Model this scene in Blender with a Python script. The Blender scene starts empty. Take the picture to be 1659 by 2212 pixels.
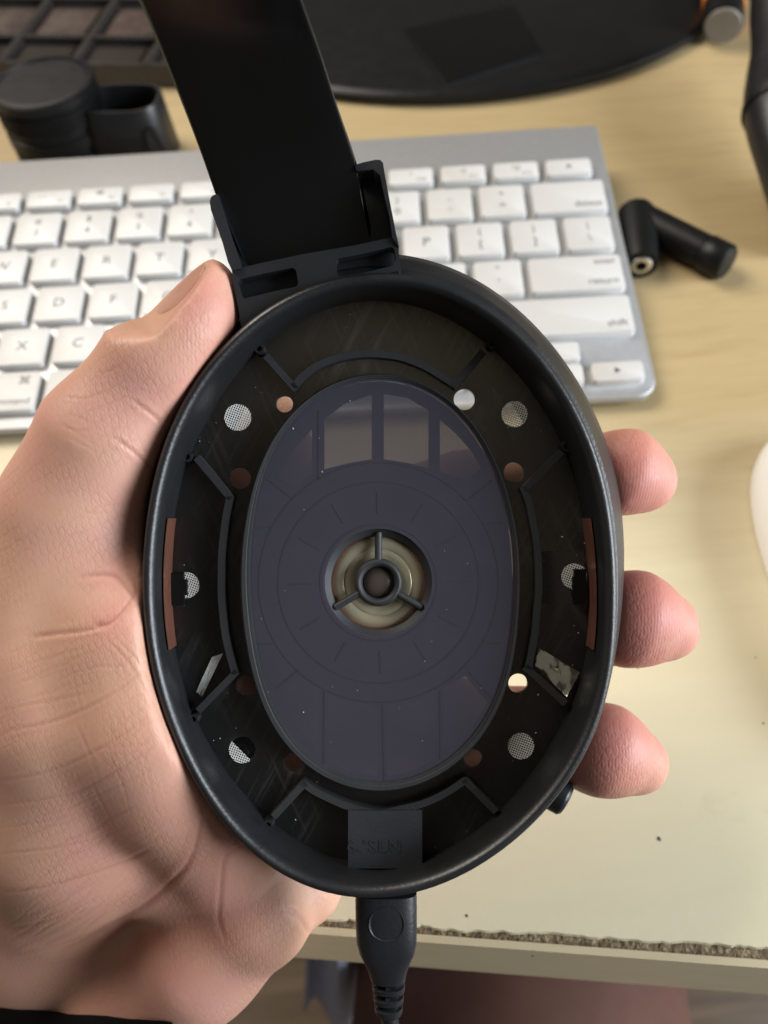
import bpy, bmesh, math, random
import numpy as np
from mathutils import Matrix, Vector
from mathutils.geometry import delaunay_2d_cdt
random.seed(7); rng = np.random.default_rng(7)
sc = bpy.context.scene
COL = sc.collection

# ------------------------------------------------------------------ camera, world, lights, exposure
F = 1913.0                                    # focal length in units of a 1659 x 2212 frame
M = np.array([[0.995768969, -0.0918921165, 0.0],
              [-0.0739910697, -0.801788162, 0.593010173],
              [-0.0544929599, -0.590501128, -0.805194967]])   # camera axes (right, down, forward) -> world
H = 211.6                                     # camera height over the desk, mm
MM = 0.001
cam_d = bpy.data.cameras.new("camera"); cam = bpy.data.objects.new("camera", cam_d); COL.objects.link(cam)
ROT = Matrix([[M[i][0], -M[i][1], -M[i][2]] for i in range(3)])
cam.matrix_world = Matrix.Translation((0, 0, H * MM)) @ ROT.to_4x4()
cam_d.sensor_fit = 'VERTICAL'; cam_d.lens = 4.15; cam_d.sensor_height = 4.15 * 2212 / F; cam_d.sensor_width = 4.15 * 1659 / F
cam_d.clip_start = 0.01; cam_d.clip_end = 20
cam_d.dof.use_dof = True; cam_d.dof.focus_distance = 0.158; cam_d.dof.aperture_fstop = 2.2
sc.camera = cam
world = bpy.data.worlds.new("World"); sc.world = world; world.use_nodes = True
bg = world.node_tree.nodes["Background"]; bg.inputs[0].default_value = (1.0, 0.93, 0.84, 1); bg.inputs[1].default_value = 0.085

def area(name, loc, target, sx, sy, power, color):
    d = bpy.data.lights.new(name, 'AREA'); d.shape = 'RECTANGLE'; d.size = sx; d.size_y = sy; d.energy = power; d.color = color
    o = bpy.data.objects.new(name, d); COL.objects.link(o); o.location = loc
    o.rotation_euler = (Vector(target) - Vector(loc)).to_track_quat('-Z', 'Y').to_euler()
    return o
area("window_light", (1.08, -0.20, 0.40), (0.0, 0.15, 0.1), 0.85, 0.7, 28, (0.86, 0.93, 1.0))
area("room_light", (-0.58, 0.74, 0.96), (0.0, 0.2, 0.05), 0.8, 0.7, 16, (1.0, 0.92, 0.82))
sc.view_settings.view_transform = 'Standard'; sc.view_settings.look = 'None'
sc.view_settings.exposure = 0.26; sc.view_settings.gamma = 1.0
sc.cycles.max_bounces = 8; sc.cycles.transparent_max_bounces = 12
sc.cycles.use_denoising = True

# ------------------------------------------------------------------ measuring helpers
C0 = np.array([(825 - 829.5) / F * 150, -(1258 - 1106) / F * 150, 0.0])   # cup centre in camera mm
def V(x, y, Z):                               # point seen at (x, y) at depth Z mm, in the cup's own frame (u right, v up, w to viewer), mm
    return np.array([(x - 829.5) / F * Z - C0[0], -(y - 1106) / F * Z - C0[1], 150.0 - Z])
def G(x, y, z=0.0):                           # the desk point (world mm) at height z on the line through (x, y)
    d = M @ np.array([(x - 829.5) / F, (y - 1106) / F, 1.0]); t = (z - H) / d[2]
    return d * t + np.array([0, 0, H])
cup_cam = np.array([C0[0], -C0[1], 150.0])
CUP_LOC = (M @ cup_cam + np.array([0, 0, H])) * MM

# ------------------------------------------------------------------ object helpers
def link(o, parent=None):
    COL.objects.link(o)
    if parent is not None: o.parent = parent
    return o
def tag(o, label=None, cat=None, group=None, kind=None):
    if label: o["label"] = label
    if cat: o["category"] = cat
    if group: o["group"] = group
    if kind: o["kind"] = kind
    return o
def empty(name, loc=(0, 0, 0), rot=None, label=None, cat=None, group=None):
    o = bpy.data.objects.new(name, None); o.empty_display_size = 0.01
    m = Matrix.Translation(loc)
    if rot is not None: m = m @ rot.to_4x4()
    o.matrix_world = m; link(o); tag(o, label, cat, group)
    return o
def mesh(name, verts, faces, mat, parent=None, smooth=35, scale=MM, mats=None):
    me = bpy.data.meshes.new(name)
    me.from_pydata([tuple(float(c) * scale for c in v) for v in verts], [], [tuple(int(i) for i in f) for f in faces])
    bm = bmesh.new(); bm.from_mesh(me); bmesh.ops.recalc_face_normals(bm, faces=bm.faces); bm.to_mesh(me); bm.free()
    if smooth:
        me.polygons.foreach_set("use_smooth", [True] * len(me.polygons)); me.set_sharp_from_angle(angle=math.radians(smooth))
    me.update(); o = bpy.data.objects.new(name, me)
    if mat: me.materials.append(mat)
    return link(o, parent)
class MB:                                     # collects loops, boxes and tubes into one mesh
    def __init__(s): s.v = []; s.f = []
    def add(s, v, f):
        b = len(s.v); s.v += [tuple(p) for p in v]; s.f += [tuple(i + b for i in q) for q in f]; return s
    def box(s, lo, hi, T=None):
        v = [(x, y, z) for x in (lo[0], hi[0]) for y in (lo[1], hi[1]) for z in (lo[2], hi[2])]
        if T is not None: v = [T(p) for p in v]
        return s.add(v, [(0, 1, 3, 2), (4, 6, 7, 5), (0, 4, 5, 1), (2, 3, 7, 6), (0, 2, 6, 4), (1, 5, 7, 3)])
    def loft(s, rings, cap0=False, cap1=False, closed=True, wrap=False):
        n = len(rings[0]); v = [tuple(p) for r in rings for p in r]; f = []
        R_ = len(rings)
        for i in range(R_ if wrap else R_ - 1):
            j2 = (i + 1) % R_
            for k in range(n if closed else n - 1):
                k2 = (k + 1) % n
                f.append((i * n + k, i * n + k2, j2 * n + k2, j2 * n + k))
        if cap0: f.append(tuple(range(n)))
        if cap1: f.append(tuple((R_ - 1) * n + k for k in range(n)))
        return s.add(v, f)
    def tube(s, path, rad, n=12, caps=True, flat=1.0, ref=(0, 0, 1)):
        P = np.array(path, float); rs = rad if hasattr(rad, '__len__') else [rad] * len(P)
        rings = []
        for i in range(len(P)):
            t = P[min(i + 1, len(P) - 1)] - P[max(i - 1, 0)]; t = t / (np.linalg.norm(t) + 1e-9)
            a = np.cross(t, ref)
            if np.linalg.norm(a) < 1e-3: a = np.cross(t, (0, 1, 0.01))
            a /= np.linalg.norm(a); b = np.cross(t, a)
            rings.append([P[i] + rs[i] * (math.cos(q) * a + flat * math.sin(q) * b) for q in np.linspace(0, 2 * math.pi, n, endpoint=False)])
        return s.loft(rings, caps, caps)
    def lathe(s, prof, n=32, T=None, cap0=True, cap1=True):
        rings = [[(r * math.cos(q), r * math.sin(q), z) for q in np.linspace(0, 2 * math.pi, n, endpoint=False)] for r, z in prof]
        if T is not None: rings = [[T(p) for p in r] for r in rings]
        return s.loft(rings, cap0, cap1)
    def prism(s, poly, z0, z1, T=None):
        a = [(p[0], p[1], z0) for p in poly]; b = [(p[0], p[1], z1) for p in poly]
        if T is not None: a = [T(p) for p in a]; b = [T(p) for p in b]
        return s.loft([a, b], True, True)
    def build(s, name, mat, parent=None, smooth=35, scale=MM): return mesh(name, s.v, s.f, mat, parent, smooth, scale)
def catmull(P, n=12, closed=False):
    P = np.array(P, float); N = len(P); out = []
    for i in range(N if closed else N - 1):
        g = (lambda k: P[k % N]) if closed else (lambda k: P[min(max(k, 0), N - 1)])
        a, b, c, d = g(i - 1), g(i), g(i + 1), g(i + 2)
        for t in np.linspace(0, 1, n, endpoint=False):
            out.append(0.5 * (2 * b + (c - a) * t + (2 * a - 5 * b + 4 * c - d) * t * t + (3 * b - a - 3 * c + d) * t ** 3))
    if not closed: out.append(P[-1])
    return np.array(out)
def rrect(x0, y0, x1, y1, r, n=4):
    out = []
    for cx, cy, a in ((x1 - r, y1 - r, 0), (x0 + r, y1 - r, 90), (x0 + r, y0 + r, 180), (x1 - r, y0 + r, 270)):
        for k in range(n + 1):
            q = math.radians(a + 90 * k / n); out.append((cx + r * math.cos(q), cy + r * math.sin(q)))
    return out

# ------------------------------------------------------------------ materials
class NT:
    def __init__(s, name):
        s.m = bpy.data.materials.new(name); s.m.use_nodes = True; s.t = s.m.node_tree
        s.b = s.t.nodes["Principled BSDF"]; s.out = s.t.nodes["Material Output"]
    def n(s, typ, **kw):
        nd = s.t.nodes.new(typ)
        for k, v in kw.items():
            if k.startswith("i_"):
                key = k[2:]; key = int(key) if key.isdigit() else key.replace("_", " ")
                nd.inputs[key].default_value = v
            else: setattr(nd, k, v)
        return nd
    def l(s, a, b): s.t.links.new(a, b)
    def co(s, scale=(1, 1, 1), rot=(0, 0, 0), src="Object", typ="POINT"):
        c = s.n("ShaderNodeTexCoord"); mp = s.n("ShaderNodeMapping"); mp.vector_type = typ; mp.inputs["Scale"].default_value = scale; mp.inputs["Rotation"].default_value = rot
        s.l(c.outputs[src], mp.inputs[0]); return mp.outputs[0]
    def noise(s, scale, detail=4, rough=0.55, vec=None):
        nd = s.n("ShaderNodeTexNoise"); nd.inputs["Scale"].default_value = scale; nd.inputs["Detail"].default_value = detail; nd.inputs["Roughness"].default_value = rough
        if vec is not None: s.l(vec, nd.inputs["Vector"])
        return nd.outputs["Fac"]
    def ramp(s, fac, stops):
        r = s.n("ShaderNodeValToRGB"); e = r.color_ramp.elements
        while len(e) < len(stops): e.new(0.5)
        for k, (p, c) in enumerate(stops): e[k].position = p; e[k].color = (*c, 1) if len(c) == 3 else c
        s.l(fac, r.inputs[0]); return r.outputs[0]
    def mix(s, fac, a, b, mode='MIX'):
        x = s.n("ShaderNodeMix", data_type='RGBA', blend_type=mode)
        for sock, val in ((x.inputs[0], fac), (x.inputs[6], a), (x.inputs[7], b)):
            if hasattr(val, "links"): s.l(val, sock)
            elif isinstance(val, (int, float)): sock.default_value = val
            else: sock.default_value = (*val, 1)
        return x.outputs[2]
    def math(s, op, a, b=0.0):
        x = s.n("ShaderNodeMath", operation=op)
        for k, val in enumerate((a, b)):
            if hasattr(val, "links"): s.l(val, x.inputs[k])
            else: x.inputs[k].default_value = val
        return x.outputs[0]
    def bump(s, h, strength=0.3, dist=0.0002, prev=None):
        x = s.n("ShaderNodeBump"); x.inputs["Strength"].default_value = strength; x.inputs["Distance"].default_value = dist
        s.l(h, x.inputs["Height"])
        if prev is not None: s.l(prev, x.inputs["Normal"])
        s.l(x.outputs[0], s.b.inputs["Normal"]); return x.outputs[0]
    def set(s, color=None, rough=None, metal=None, **kw):
        for key, val in (("Base Color", color), ("Roughness", rough), ("Metallic", metal), *[(k.replace("_", " "), v) for k, v in kw.items()]):
            if val is None: continue
            if hasattr(val, "links"): s.l(val, s.b.inputs[key])
            elif key == "Base Color": s.b.inputs[key].default_value = (*val, 1)
            else: s.b.inputs[key].default_value = val
        return s.m
def plastic(name, col, rough, grain=2500, gs=0.25, spec=0.5, var=0.25):
    t = NT(name); co = t.co()
    f = t.noise(60, 3, 0.6, co); c = t.mix(f, tuple(x * (1 - var) for x in col), tuple(x * (1 + var) for x in col))
    t.bump(t.noise(grain, 2, 0.5, co), gs, 0.0001)
    r = t.math('MULTIPLY_ADD', t.noise(150, 3, 0.6, co), 0.25); r.node.inputs[2].default_value = rough - 0.12
    return t.set(c, r, 0.0, Specular_IOR_Level=spec)
MT = {}
MT['shell'] = plastic("black_textured_plastic", (0.0085, 0.009, 0.0100), 0.42, 1500, 0.6, 0.6)
MT['rim'] = MT['shell']
MT['rib'] = plastic("black_moulded_plastic", (0.022, 0.023, 0.025), 0.55, 1800, 0.3)
MT['tab'] = plastic("slate_black_plastic", (0.022, 0.024, 0.030), 0.52, 2600, 0.4)
MT['band'] = plastic("gloss_black_strip", (0.004, 0.004, 0.004), 0.18, 900, 0.03, 0.4)
MT['bracket'] = plastic("black_bracket_plastic", (0.014, 0.0145, 0.017), 0.38, 700, 0.15)
MT['dark'] = plastic("deep_black", (0.003, 0.003, 0.003), 0.7, spec=0.15)
MT['cable'] = plastic("black_rubber", (0.011, 0.0115, 0.0145), 0.40, 1600, 0.45)
MT['soft'] = plastic("black_soft_plastic", (0.0055, 0.0055, 0.0055), 0.42, 500, 0.1, 0.22)
MT['leather'] = plastic("black_leather", (0.009, 0.009, 0.010), 0.40, 260, 0.6, 0.4)

def mat_floor_plate():                        # smoky translucent plastic with fine scratches
    t = NT("smoky_plate"); co = t.co()
    s1 = t.noise(1100, 2, 0.5, t.co((1, 25, 1), (0, 0, math.radians(-28)), typ='TEXTURE')); s2 = t.noise(900, 2, 0.5, t.co((1, 30, 1), (0, 0, math.radians(24)), typ='TEXTURE'))
    sc1 = t.ramp(s1, [(0.54, (0, 0, 0)), (0.68, (1, 1, 1))]); sc2 = t.ramp(s2, [(0.55, (0, 0, 0)), (0.70, (1, 1, 1))])
    patch = t.ramp(t.noise(45, 3, 0.6, co), [(0.42, (0, 0, 0)), (0.65, (1, 1, 1))])
    sm = t.mix(1.0, t.mix(0.5, sc1, sc2), patch, 'MULTIPLY')
    col = t.mix(sm, (0.0115, 0.0115, 0.0115), (0.10, 0.10, 0.10))
    t.set(col, t.math('MULTIPLY_ADD', sm, 0.3), 0.0, Specular_IOR_Level=0.5)
    t.b.inputs["Roughness"].links[0].from_node.inputs[2].default_value = 0.27
    t.bump(sm, 0.25, 0.0001)
    tr = t.n("ShaderNodeBsdfTranslucent"); tr.inputs[0].default_value = (0.74, 0.74, 0.70, 1)
    mx = t.n("ShaderNodeMixShader"); mx.inputs[0].default_value = 0.29
    t.l(t.b.outputs[0], mx.inputs[1]); t.l(tr.outputs[0], mx.inputs[2]); t.l(mx.outputs[0], t.out.inputs[0])
    return t.m
MT['plate'] = mat_floor_plate()
def mat_cloth():
    t = NT("grey_purple_gauze"); co = t.co()
    w1 = t.n("ShaderNodeTexWave", wave_type='BANDS', bands_direction='DIAGONAL'); w1.inputs["Scale"].default_value = 2300; t.l(co, w1.inputs[0])
    c = t.mix(t.noise(160, 3, 0.6, co), (0.035, 0.032, 0.048), (0.047, 0.043, 0.061))
    c = t.mix(t.math('MULTIPLY', w1.outputs["Fac"], 0.22), c, (0.085, 0.081, 0.095))
    t.set(c, 0.75, 0.0, Specular_IOR_Level=0.2, Sheen_Weight=0.15)
    t.bump(w1.outputs["Fac"], 0.2, 0.00005)
    tp = t.n("ShaderNodeBsdfTransparent"); mx = t.n("ShaderNodeMixShader"); mx.inputs[0].default_value = 0.27
    t.l(t.b.outputs[0], mx.inputs[1]); t.l(tp.outputs[0], mx.inputs[2]); t.l(mx.outputs[0], t.out.inputs[0])
    return t.m
MT['cloth'] = mat_cloth()
MT['crease'] = plastic("dark_crease", (0.020, 0.019, 0.026), 0.8)
def mat_mesh_metal():
    t = NT("woven_wire"); 
    def chk(rot):
        w = t.n("ShaderNodeTexWave", wave_type='BANDS', bands_direction='X'); w.inputs["Scale"].default_value = 760
        t.l(t.co((1, 1, 1), (0, 0, rot)), w.inputs[0]); return w.outputs["Fac"]
    a = t.math('MAXIMUM', chk(0.35), chk(0.35 + math.pi / 2))
    f = t.ramp(a, [(0.55, (0, 0, 0)), (0.8, (1, 1, 1))])
    t.set(t.mix(f, (0.04, 0.04, 0.04), (0.85, 0.85, 0.80)), 0.5, t.math('MULTIPLY', f, 0.25))
    t.bump(a, 0.6, 0.0001)
    tp = t.n("ShaderNodeBsdfTransparent"); mx = t.n("ShaderNodeMixShader"); t.l(t.math('MULTIPLY_ADD', f, -0.75), mx.inputs[0]); mx.inputs[0].links[0].from_node.inputs[2].default_value = 0.75
    t.l(t.b.outputs[0], mx.inputs[1]); t.l(tp.outputs[0], mx.inputs[2]); t.l(mx.outputs[0], t.out.inputs[0])
    return t.m
MT['wire'] = mat_mesh_metal()
def metal(name, col, rough, bump=0.0, scale=200):
    t = NT(name); co = t.co()
    if bump: t.bump(t.noise(scale, 3, 0.5, co), bump, 0.001)
    return t.set(t.mix(t.noise(scale * 0.7, 4, 0.6, co), tuple(c * 0.75 for c in col), col), rough, 1.0)
MT['copper'] = metal("copper_tape", (0.30, 0.125, 0.085), 0.28, 0.45, 300); MT['copper'].node_tree.nodes['Principled BSDF'].inputs['Metallic'].default_value = 0.6
MT['foil'] = metal("crinkled_silver_foil", (0.85, 0.84, 0.82), 0.22, 0.9, 220); MT['foil'].node_tree.nodes['Principled BSDF'].inputs['Metallic'].default_value = 0.6
MT['goldfoil'] = metal("crinkled_gold_foil", (0.92, 0.89, 0.72), 0.24, 0.6, 200)
MT['steel'] = metal("bright_metal", (0.75, 0.74, 0.72), 0.25)
def mat_diaphragm():
    t = NT("amber_film"); co = t.co()
    c = t.mix(t.noise(70, 3, 0.6, co), (0.30, 0.25, 0.155), (0.46, 0.42, 0.30))
    return t.set(c, 0.28, 0.3, Specular_IOR_Level=0.6, Coat_Weight=0.25)
MT['amber'] = mat_diaphragm()
MT['dome'] = plastic("brown_dome_film", (0.060, 0.045, 0.036), 0.3, 900, 0.05)
MT['alu'] = (lambda t: t.set(t.mix(t.noise(400, 2, 0.5, t.co()), (0.40, 0.40, 0.40), (0.48, 0.48, 0.48)), 0.42, 0.55))(NT("brushed_aluminium"))
def mat_key():
    t = NT("white_key_plastic"); co = t.co()
    g = t.n("ShaderNodeNewGeometry")
    d = t.ramp(t.noise(38, 3, 0.6, g.outputs["Position"]), [(0.52, (0, 0, 0)), (0.75, (1, 1, 1))])
    return t.set(t.mix(t.math('MULTIPLY', d, 0.5), (0.555, 0.55, 0.535), (0.46, 0.415, 0.355)), 0.38)
MT['key'] = mat_key()
MT['ink'] = plastic("grey_key_print", (0.055, 0.055, 0.06), 0.6)
MT['mouse'] = plastic("white_gloss_plastic", (0.80, 0.79, 0.77), 0.18, 300, 0.0, 0.5, 0.02)
MT['orange'] = plastic("orange_plastic", (0.75, 0.22, 0.03), 0.35)
MT['greycap'] = plastic("grey_end_cap", (0.16, 0.14, 0.12), 0.5)
MT['photo'] = (lambda t: t.set(t.ramp(t.noise(70, 4, 0.6, t.co()), [(0.3, (0.030, 0.023, 0.020)), (0.5, (0.07, 0.048, 0.040)), (0.7, (0.085, 0.072, 0.060))]), 0.3))(NT("dim_picture_print"))
MT['case'] = plastic("smoky_case_plastic", (0.028, 0.024, 0.022), 0.25, 300, 0.05)
MT['caseface'] = plastic("brown_smoky_lid", (0.032, 0.026, 0.022), 0.2, 300, 0.03)
MT['disc'] = plastic("matt_black_disc", (0.008, 0.008, 0.0085), 0.32, 1200, 0.05, 0.25)
MT['padgloss'] = plastic("satin_black_pad", (0.004, 0.004, 0.0045), 0.2, 500, 0.02, 0.25)
def mat_desk():
    t = NT("cream_desk_paint")
    g = t.n("ShaderNodeNewGeometry"); sep = t.n("ShaderNodeSeparateXYZ"); t.l(g.outputs["Position"], sep.inputs[0])
    mp = t.n("ShaderNodeMapping"); t.l(g.outputs["Position"], mp.inputs[0]); mp.inputs["Scale"].default_value = (1.2, 9, 1); mp.inputs["Rotation"].default_value = (0, 0, 0.14)
    grain = t.noise(22, 6, 0.62, mp.outputs[0])
    mp2 = t.n("ShaderNodeMapping"); t.l(g.outputs["Position"], mp2.inputs[0]); mp2.inputs["Scale"].default_value = (3, 60, 1); mp2.inputs["Rotation"].default_value = (0, 0, 0.14)
    fine = t.noise(18, 4, 0.6, mp2.outputs[0])
    yy = t.math('ADD', sep.outputs["Y"], t.math('MULTIPLY', sep.outputs["X"], 0.21))
    yy = t.math('ADD', yy, t.math('MULTIPLY', t.math('SUBTRACT', grain, 0.5), 0.05))
    edge = t.ramp(t.math('MULTIPLY_ADD', yy, 6.5), [(0.25, (0, 0, 0)), (0.75, (1, 1, 1))])
    edge.node.inputs[0].links[0].from_node.inputs[2].default_value = -6.5 * 0.172 + 0.5
    tan = t.mix(grain, (0.39, 0.29, 0.150), (0.48, 0.375, 0.205)); tan = t.mix(t.math('MULTIPLY', fine, 0.22), tan, (0.30, 0.205, 0.085))
    cream = t.mix(grain, (0.68, 0.61, 0.415), (0.725, 0.66, 0.465))
    stain = t.ramp(t.noise(26, 5, 0.65, g.outputs["Position"]), [(0.60, (0, 0, 0)), (0.72, (1, 1, 1))])
    cream = t.mix(t.math('MULTIPLY', stain, 0.34), cream, (0.46, 0.38, 0.25))
    blot = t.ramp(t.noise(19, 4, 0.6, mp.outputs[0]), [(0.52, (0, 0, 0)), (0.70, (1, 1, 1))]); tan = t.mix(t.math('MULTIPLY', blot, 0.35), tan, (0.29, 0.20, 0.09))
    speck = t.ramp(t.noise(900, 2, 0.5, g.outputs['Position']), [(0.70, (0, 0, 0)), (0.76, (1, 1, 1))]); cream = t.mix(t.math('MULTIPLY', t.math('MULTIPLY', speck, stain), 0.8), cream, (0.34, 0.27, 0.16))
    col = t.mix(edge, cream, tan)  # tan varnish at the back, drawn forward to put shade into the colour
    t.bump(t.noise(350, 4, 0.6, g.outputs["Position"]), 0.10, 0.0004)
    return t.set(col, 0.42, 0.0, Specular_IOR_Level=0.4)
MT['desk'] = mat_desk()
MT['deskband'] = (lambda t: t.set(t.mix(t.noise(30, 5, 0.6, t.co((1, 10, 10))), (0.50, 0.42, 0.26), (0.60, 0.52, 0.34)), 0.5))(NT("cream_edge_band"))
def mat_core():
    t = NT("raw_particle_board"); co = t.co()
    c = t.ramp(t.noise(420, 5, 0.7, co), [(0.3, (0.085, 0.062, 0.034)), (0.5, (0.20, 0.148, 0.085)), (0.70, (0.40, 0.31, 0.18))])
    t.bump(t.noise(500, 4, 0.7, co), 1.0, 0.0015)
    return t.set(c, 0.9)
MT['core'] = mat_core()
MT['wood'] = (lambda t: t.set(t.ramp(t.noise(7, 6, 0.6, t.co((1, 14, 1), (0, 0, 1.2))), [(0.3, (0.075, 0.045, 0.024)), (0.7, (0.16, 0.10, 0.055))]), 0.4))(NT("brown_floorboards"))
MT['blue'] = plastic("pale_blue_cloth", (0.50, 0.54, 0.70), 0.9, 800, 0.3)
MT['pit'] = plastic("dark_pit", (0.11, 0.085, 0.055), 0.9)
MT['dust'] = plastic("pale_dust", (0.6, 0.6, 0.58), 0.8)
def mat_skin():
    t = NT("skin"); co = t.co()
    at = t.n("ShaderNodeVertexColor", layer_name="tint"); sep = t.n("ShaderNodeSeparateColor"); t.l(at.outputs[0], sep.inputs[0])
    n1 = t.noise(70, 4, 0.6, co); n2 = t.noise(320, 3, 0.6, co)
    base = t.mix(n1, (0.515, 0.275, 0.178), (0.605, 0.368, 0.260))
    base = t.mix(t.ramp(t.noise(26, 3, 0.6, co), [(0.42, (0, 0, 0)), (0.62, (0.7, 0.7, 0.7))]), base, (0.585, 0.295, 0.245))
    base = t.mix(sep.outputs[0], base, (0.49, 0.185, 0.150))           # redder fingertips and folds
    base = t.mix(sep.outputs[1], base, (0.29, 0.125, 0.08))            # crease lines
    base = t.mix(t.math('MULTIPLY', t.ramp(n2, [(0.55, (0, 0, 0)), (0.8, (1, 1, 1))]), 0.35), base, (0.58, 0.38, 0.28))
    def lines(rot, scale, seed):
        wv = t.n("ShaderNodeTexWave", wave_type='BANDS', bands_direction='X'); wv.inputs["Scale"].default_value = scale; wv.inputs["Distortion"].default_value = 5.0
        wv.inputs["Detail"].default_value = 3.0; wv.inputs["Detail Scale"].default_value = 0.7; wv.inputs["Phase Offset"].default_value = seed
        t.l(t.co((1, 0.55, 0.6), (0, 0, rot)), wv.inputs[0])
        return t.ramp(wv.outputs["Fac"], [(0.0, (1, 1, 1)), (0.16, (0.25, 0.25, 0.25)), (0.34, (0, 0, 0))])
    la = t.mix(1.0, lines(1.25, 230, 0.0), lines(-0.35, 270, 2.0), 'LIGHTEN'); lb = t.mix(1.0, lines(0.75, 330, 4.0), lines(-1.0, 380, 1.0), 'LIGHTEN')
    msk = t.ramp(t.noise(95, 3, 0.6, co), [(0.40, (0.15, 0.15, 0.15)), (0.62, (1, 1, 1))])
    ln = t.mix(1.0, t.mix(0.45, la, lb), msk, 'MULTIPLY'); hgt = t.math('SUBTRACT', 1.0, ln)
    base = t.mix(t.math('MULTIPLY', ln, 0.20), base, (0.33, 0.15, 0.10))
    ridge = t.n("ShaderNodeTexWave", wave_type='BANDS', bands_direction='X'); ridge.inputs["Scale"].default_value = 520; ridge.inputs["Distortion"].default_value = 2.5; ridge.inputs["Detail Scale"].default_value = 0.3
    t.l(t.co((1, 0.25, 0.3), (0, 0, 0.2)), ridge.inputs[0])
    b1 = t.bump(hgt, 0.24, 0.00018)
    rb = t.n("ShaderNodeBump"); t.l(t.math('MULTIPLY', sep.outputs[2], 0.11), rb.inputs["Strength"]); rb.inputs["Distance"].default_value = 0.0002
    t.l(ridge.outputs["Fac"], rb.inputs["Height"]); t.l(b1, rb.inputs["Normal"])
    b3 = t.bump(t.noise(1900, 2, 0.5, co), 0.07, 0.0002, rb.outputs[0])
    t.b.inputs["Subsurface Weight"].default_value = 0.25; t.b.inputs["Subsurface Radius"].default_value = (1.0, 0.35, 0.2); t.b.inputs["Subsurface Scale"].default_value = 0.0022
    rg = t.math('MULTIPLY_ADD', t.noise(140, 4, 0.6, co), 0.3); rg.node.inputs[2].default_value = 0.36
    return t.set(base, rg, 0.0, Specular_IOR_Level=0.34)
MT['skin'] = mat_skin()
MT['legshade'] = plastic("shaded_skin_brown", (0.135, 0.058, 0.040), 0.8, 900, 0.3)  # leg skin with the under-desk shade put into its colour
MT['nail'] = plastic("thumbnail_pink", (0.46, 0.225, 0.17), 0.32, 300, 0.05, 0.5, 0.08)

# ------------------------------------------------------------------ floor and desk (setting)
fl = MB().box((-900, -700, -730), (900, 900, -720)).build("floor", MT['wood'], None, 0); tag(fl, kind="structure")
desk = empty("desk", (0, 0, 0), None, "cream painted desk with a chipped front edge showing brown particle board", "desk")
e0, e1 = np.array([-22.7, 45.9]), np.array([73.0, 31.1]); ed = (e1 - e0) / np.linalg.norm(e1 - e0); en = np.array([-ed[1], ed[0]])   # along the front, and away from it
def D(s, t, z): p = e0 + ed * s + en * t; return (p[0], p[1], z)
ss = np.arange(-420, 520.1, 0.9)
jag = np.zeros(len(ss))
for fr, am in ((0.05, 0.35), (0.17, 0.22), (0.43, 0.12), (1.1, 0.10)): jag += am * np.sin(ss * fr + rng.uniform(0, 6))
jag += rng.normal(0, 0.10, len(ss))
b = MB(); rt = [D(s, j, 0) for s, j in zip(ss, jag)]; rb_ = [D(s, j - 0.25, -1.0) for s, j in zip(ss, jag)]; rk = [D(s, 620, 0) for s in ss]; rkb = [D(s, 620, -1.0) for s in ss]
b.loft([rk, rt, rb_, rkb], closed=False); b.build("desktop", MT['desk'], desk, 30)
b = MB()                                      # raw core strip between the laminate and the edge band
for_t = np.linspace(-1.95, 4, 9); grid = []
for t_ in for_t: grid.append([D(s, t_, -1.15 + (rng.normal(0, 0.07) if t_ < 3.5 else 0)) for s in ss[::1]])
b.loft(grid, closed=False); b.build("chipped_edge", MT['core'], desk, 0)
b = MB().prism([(-420, -32), (520, -32), (520, -0.35), (-420, -0.35)], -3.6, -2.0, lambda p: D(p[0], p[2], p[1])); b.build("edge_band", MT['deskband'], desk, 30)
b = MB().prism([(-420, -31), (520, -31), (520, -1.6), (-420, -1.6)], -1.95, 600, lambda p: D(p[0], p[2], p[1])); b.build("core_board", MT['core'], desk, 30)
b = MB()
for px, py, r in ((1424, 1812, 0.50), (1378, 1442, .30), (1008, 1978, .34), (1648, 1562, .3), (1305, 1536, .2), (1632, 1420, .2), (1150, 2065, .3)):
    c = G(px, py, 0.05); q = np.linspace(0, 2 * math.pi, 9, endpoint=False); rr = r * (1 + 0.25 * rng.normal(size=9))
    b.add([(c[0] + rr[k] * math.cos(q[k]), c[1] + rr[k] * math.sin(q[k]), 0.06) for k in range(9)] + [(c[0], c[1], 0.03)], [(k, (k + 1) % 9, 9) for k in range(9)])
o = b.build("worn_pits", MT['pit'], desk, 0); tag(o, kind="stuff")

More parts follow.
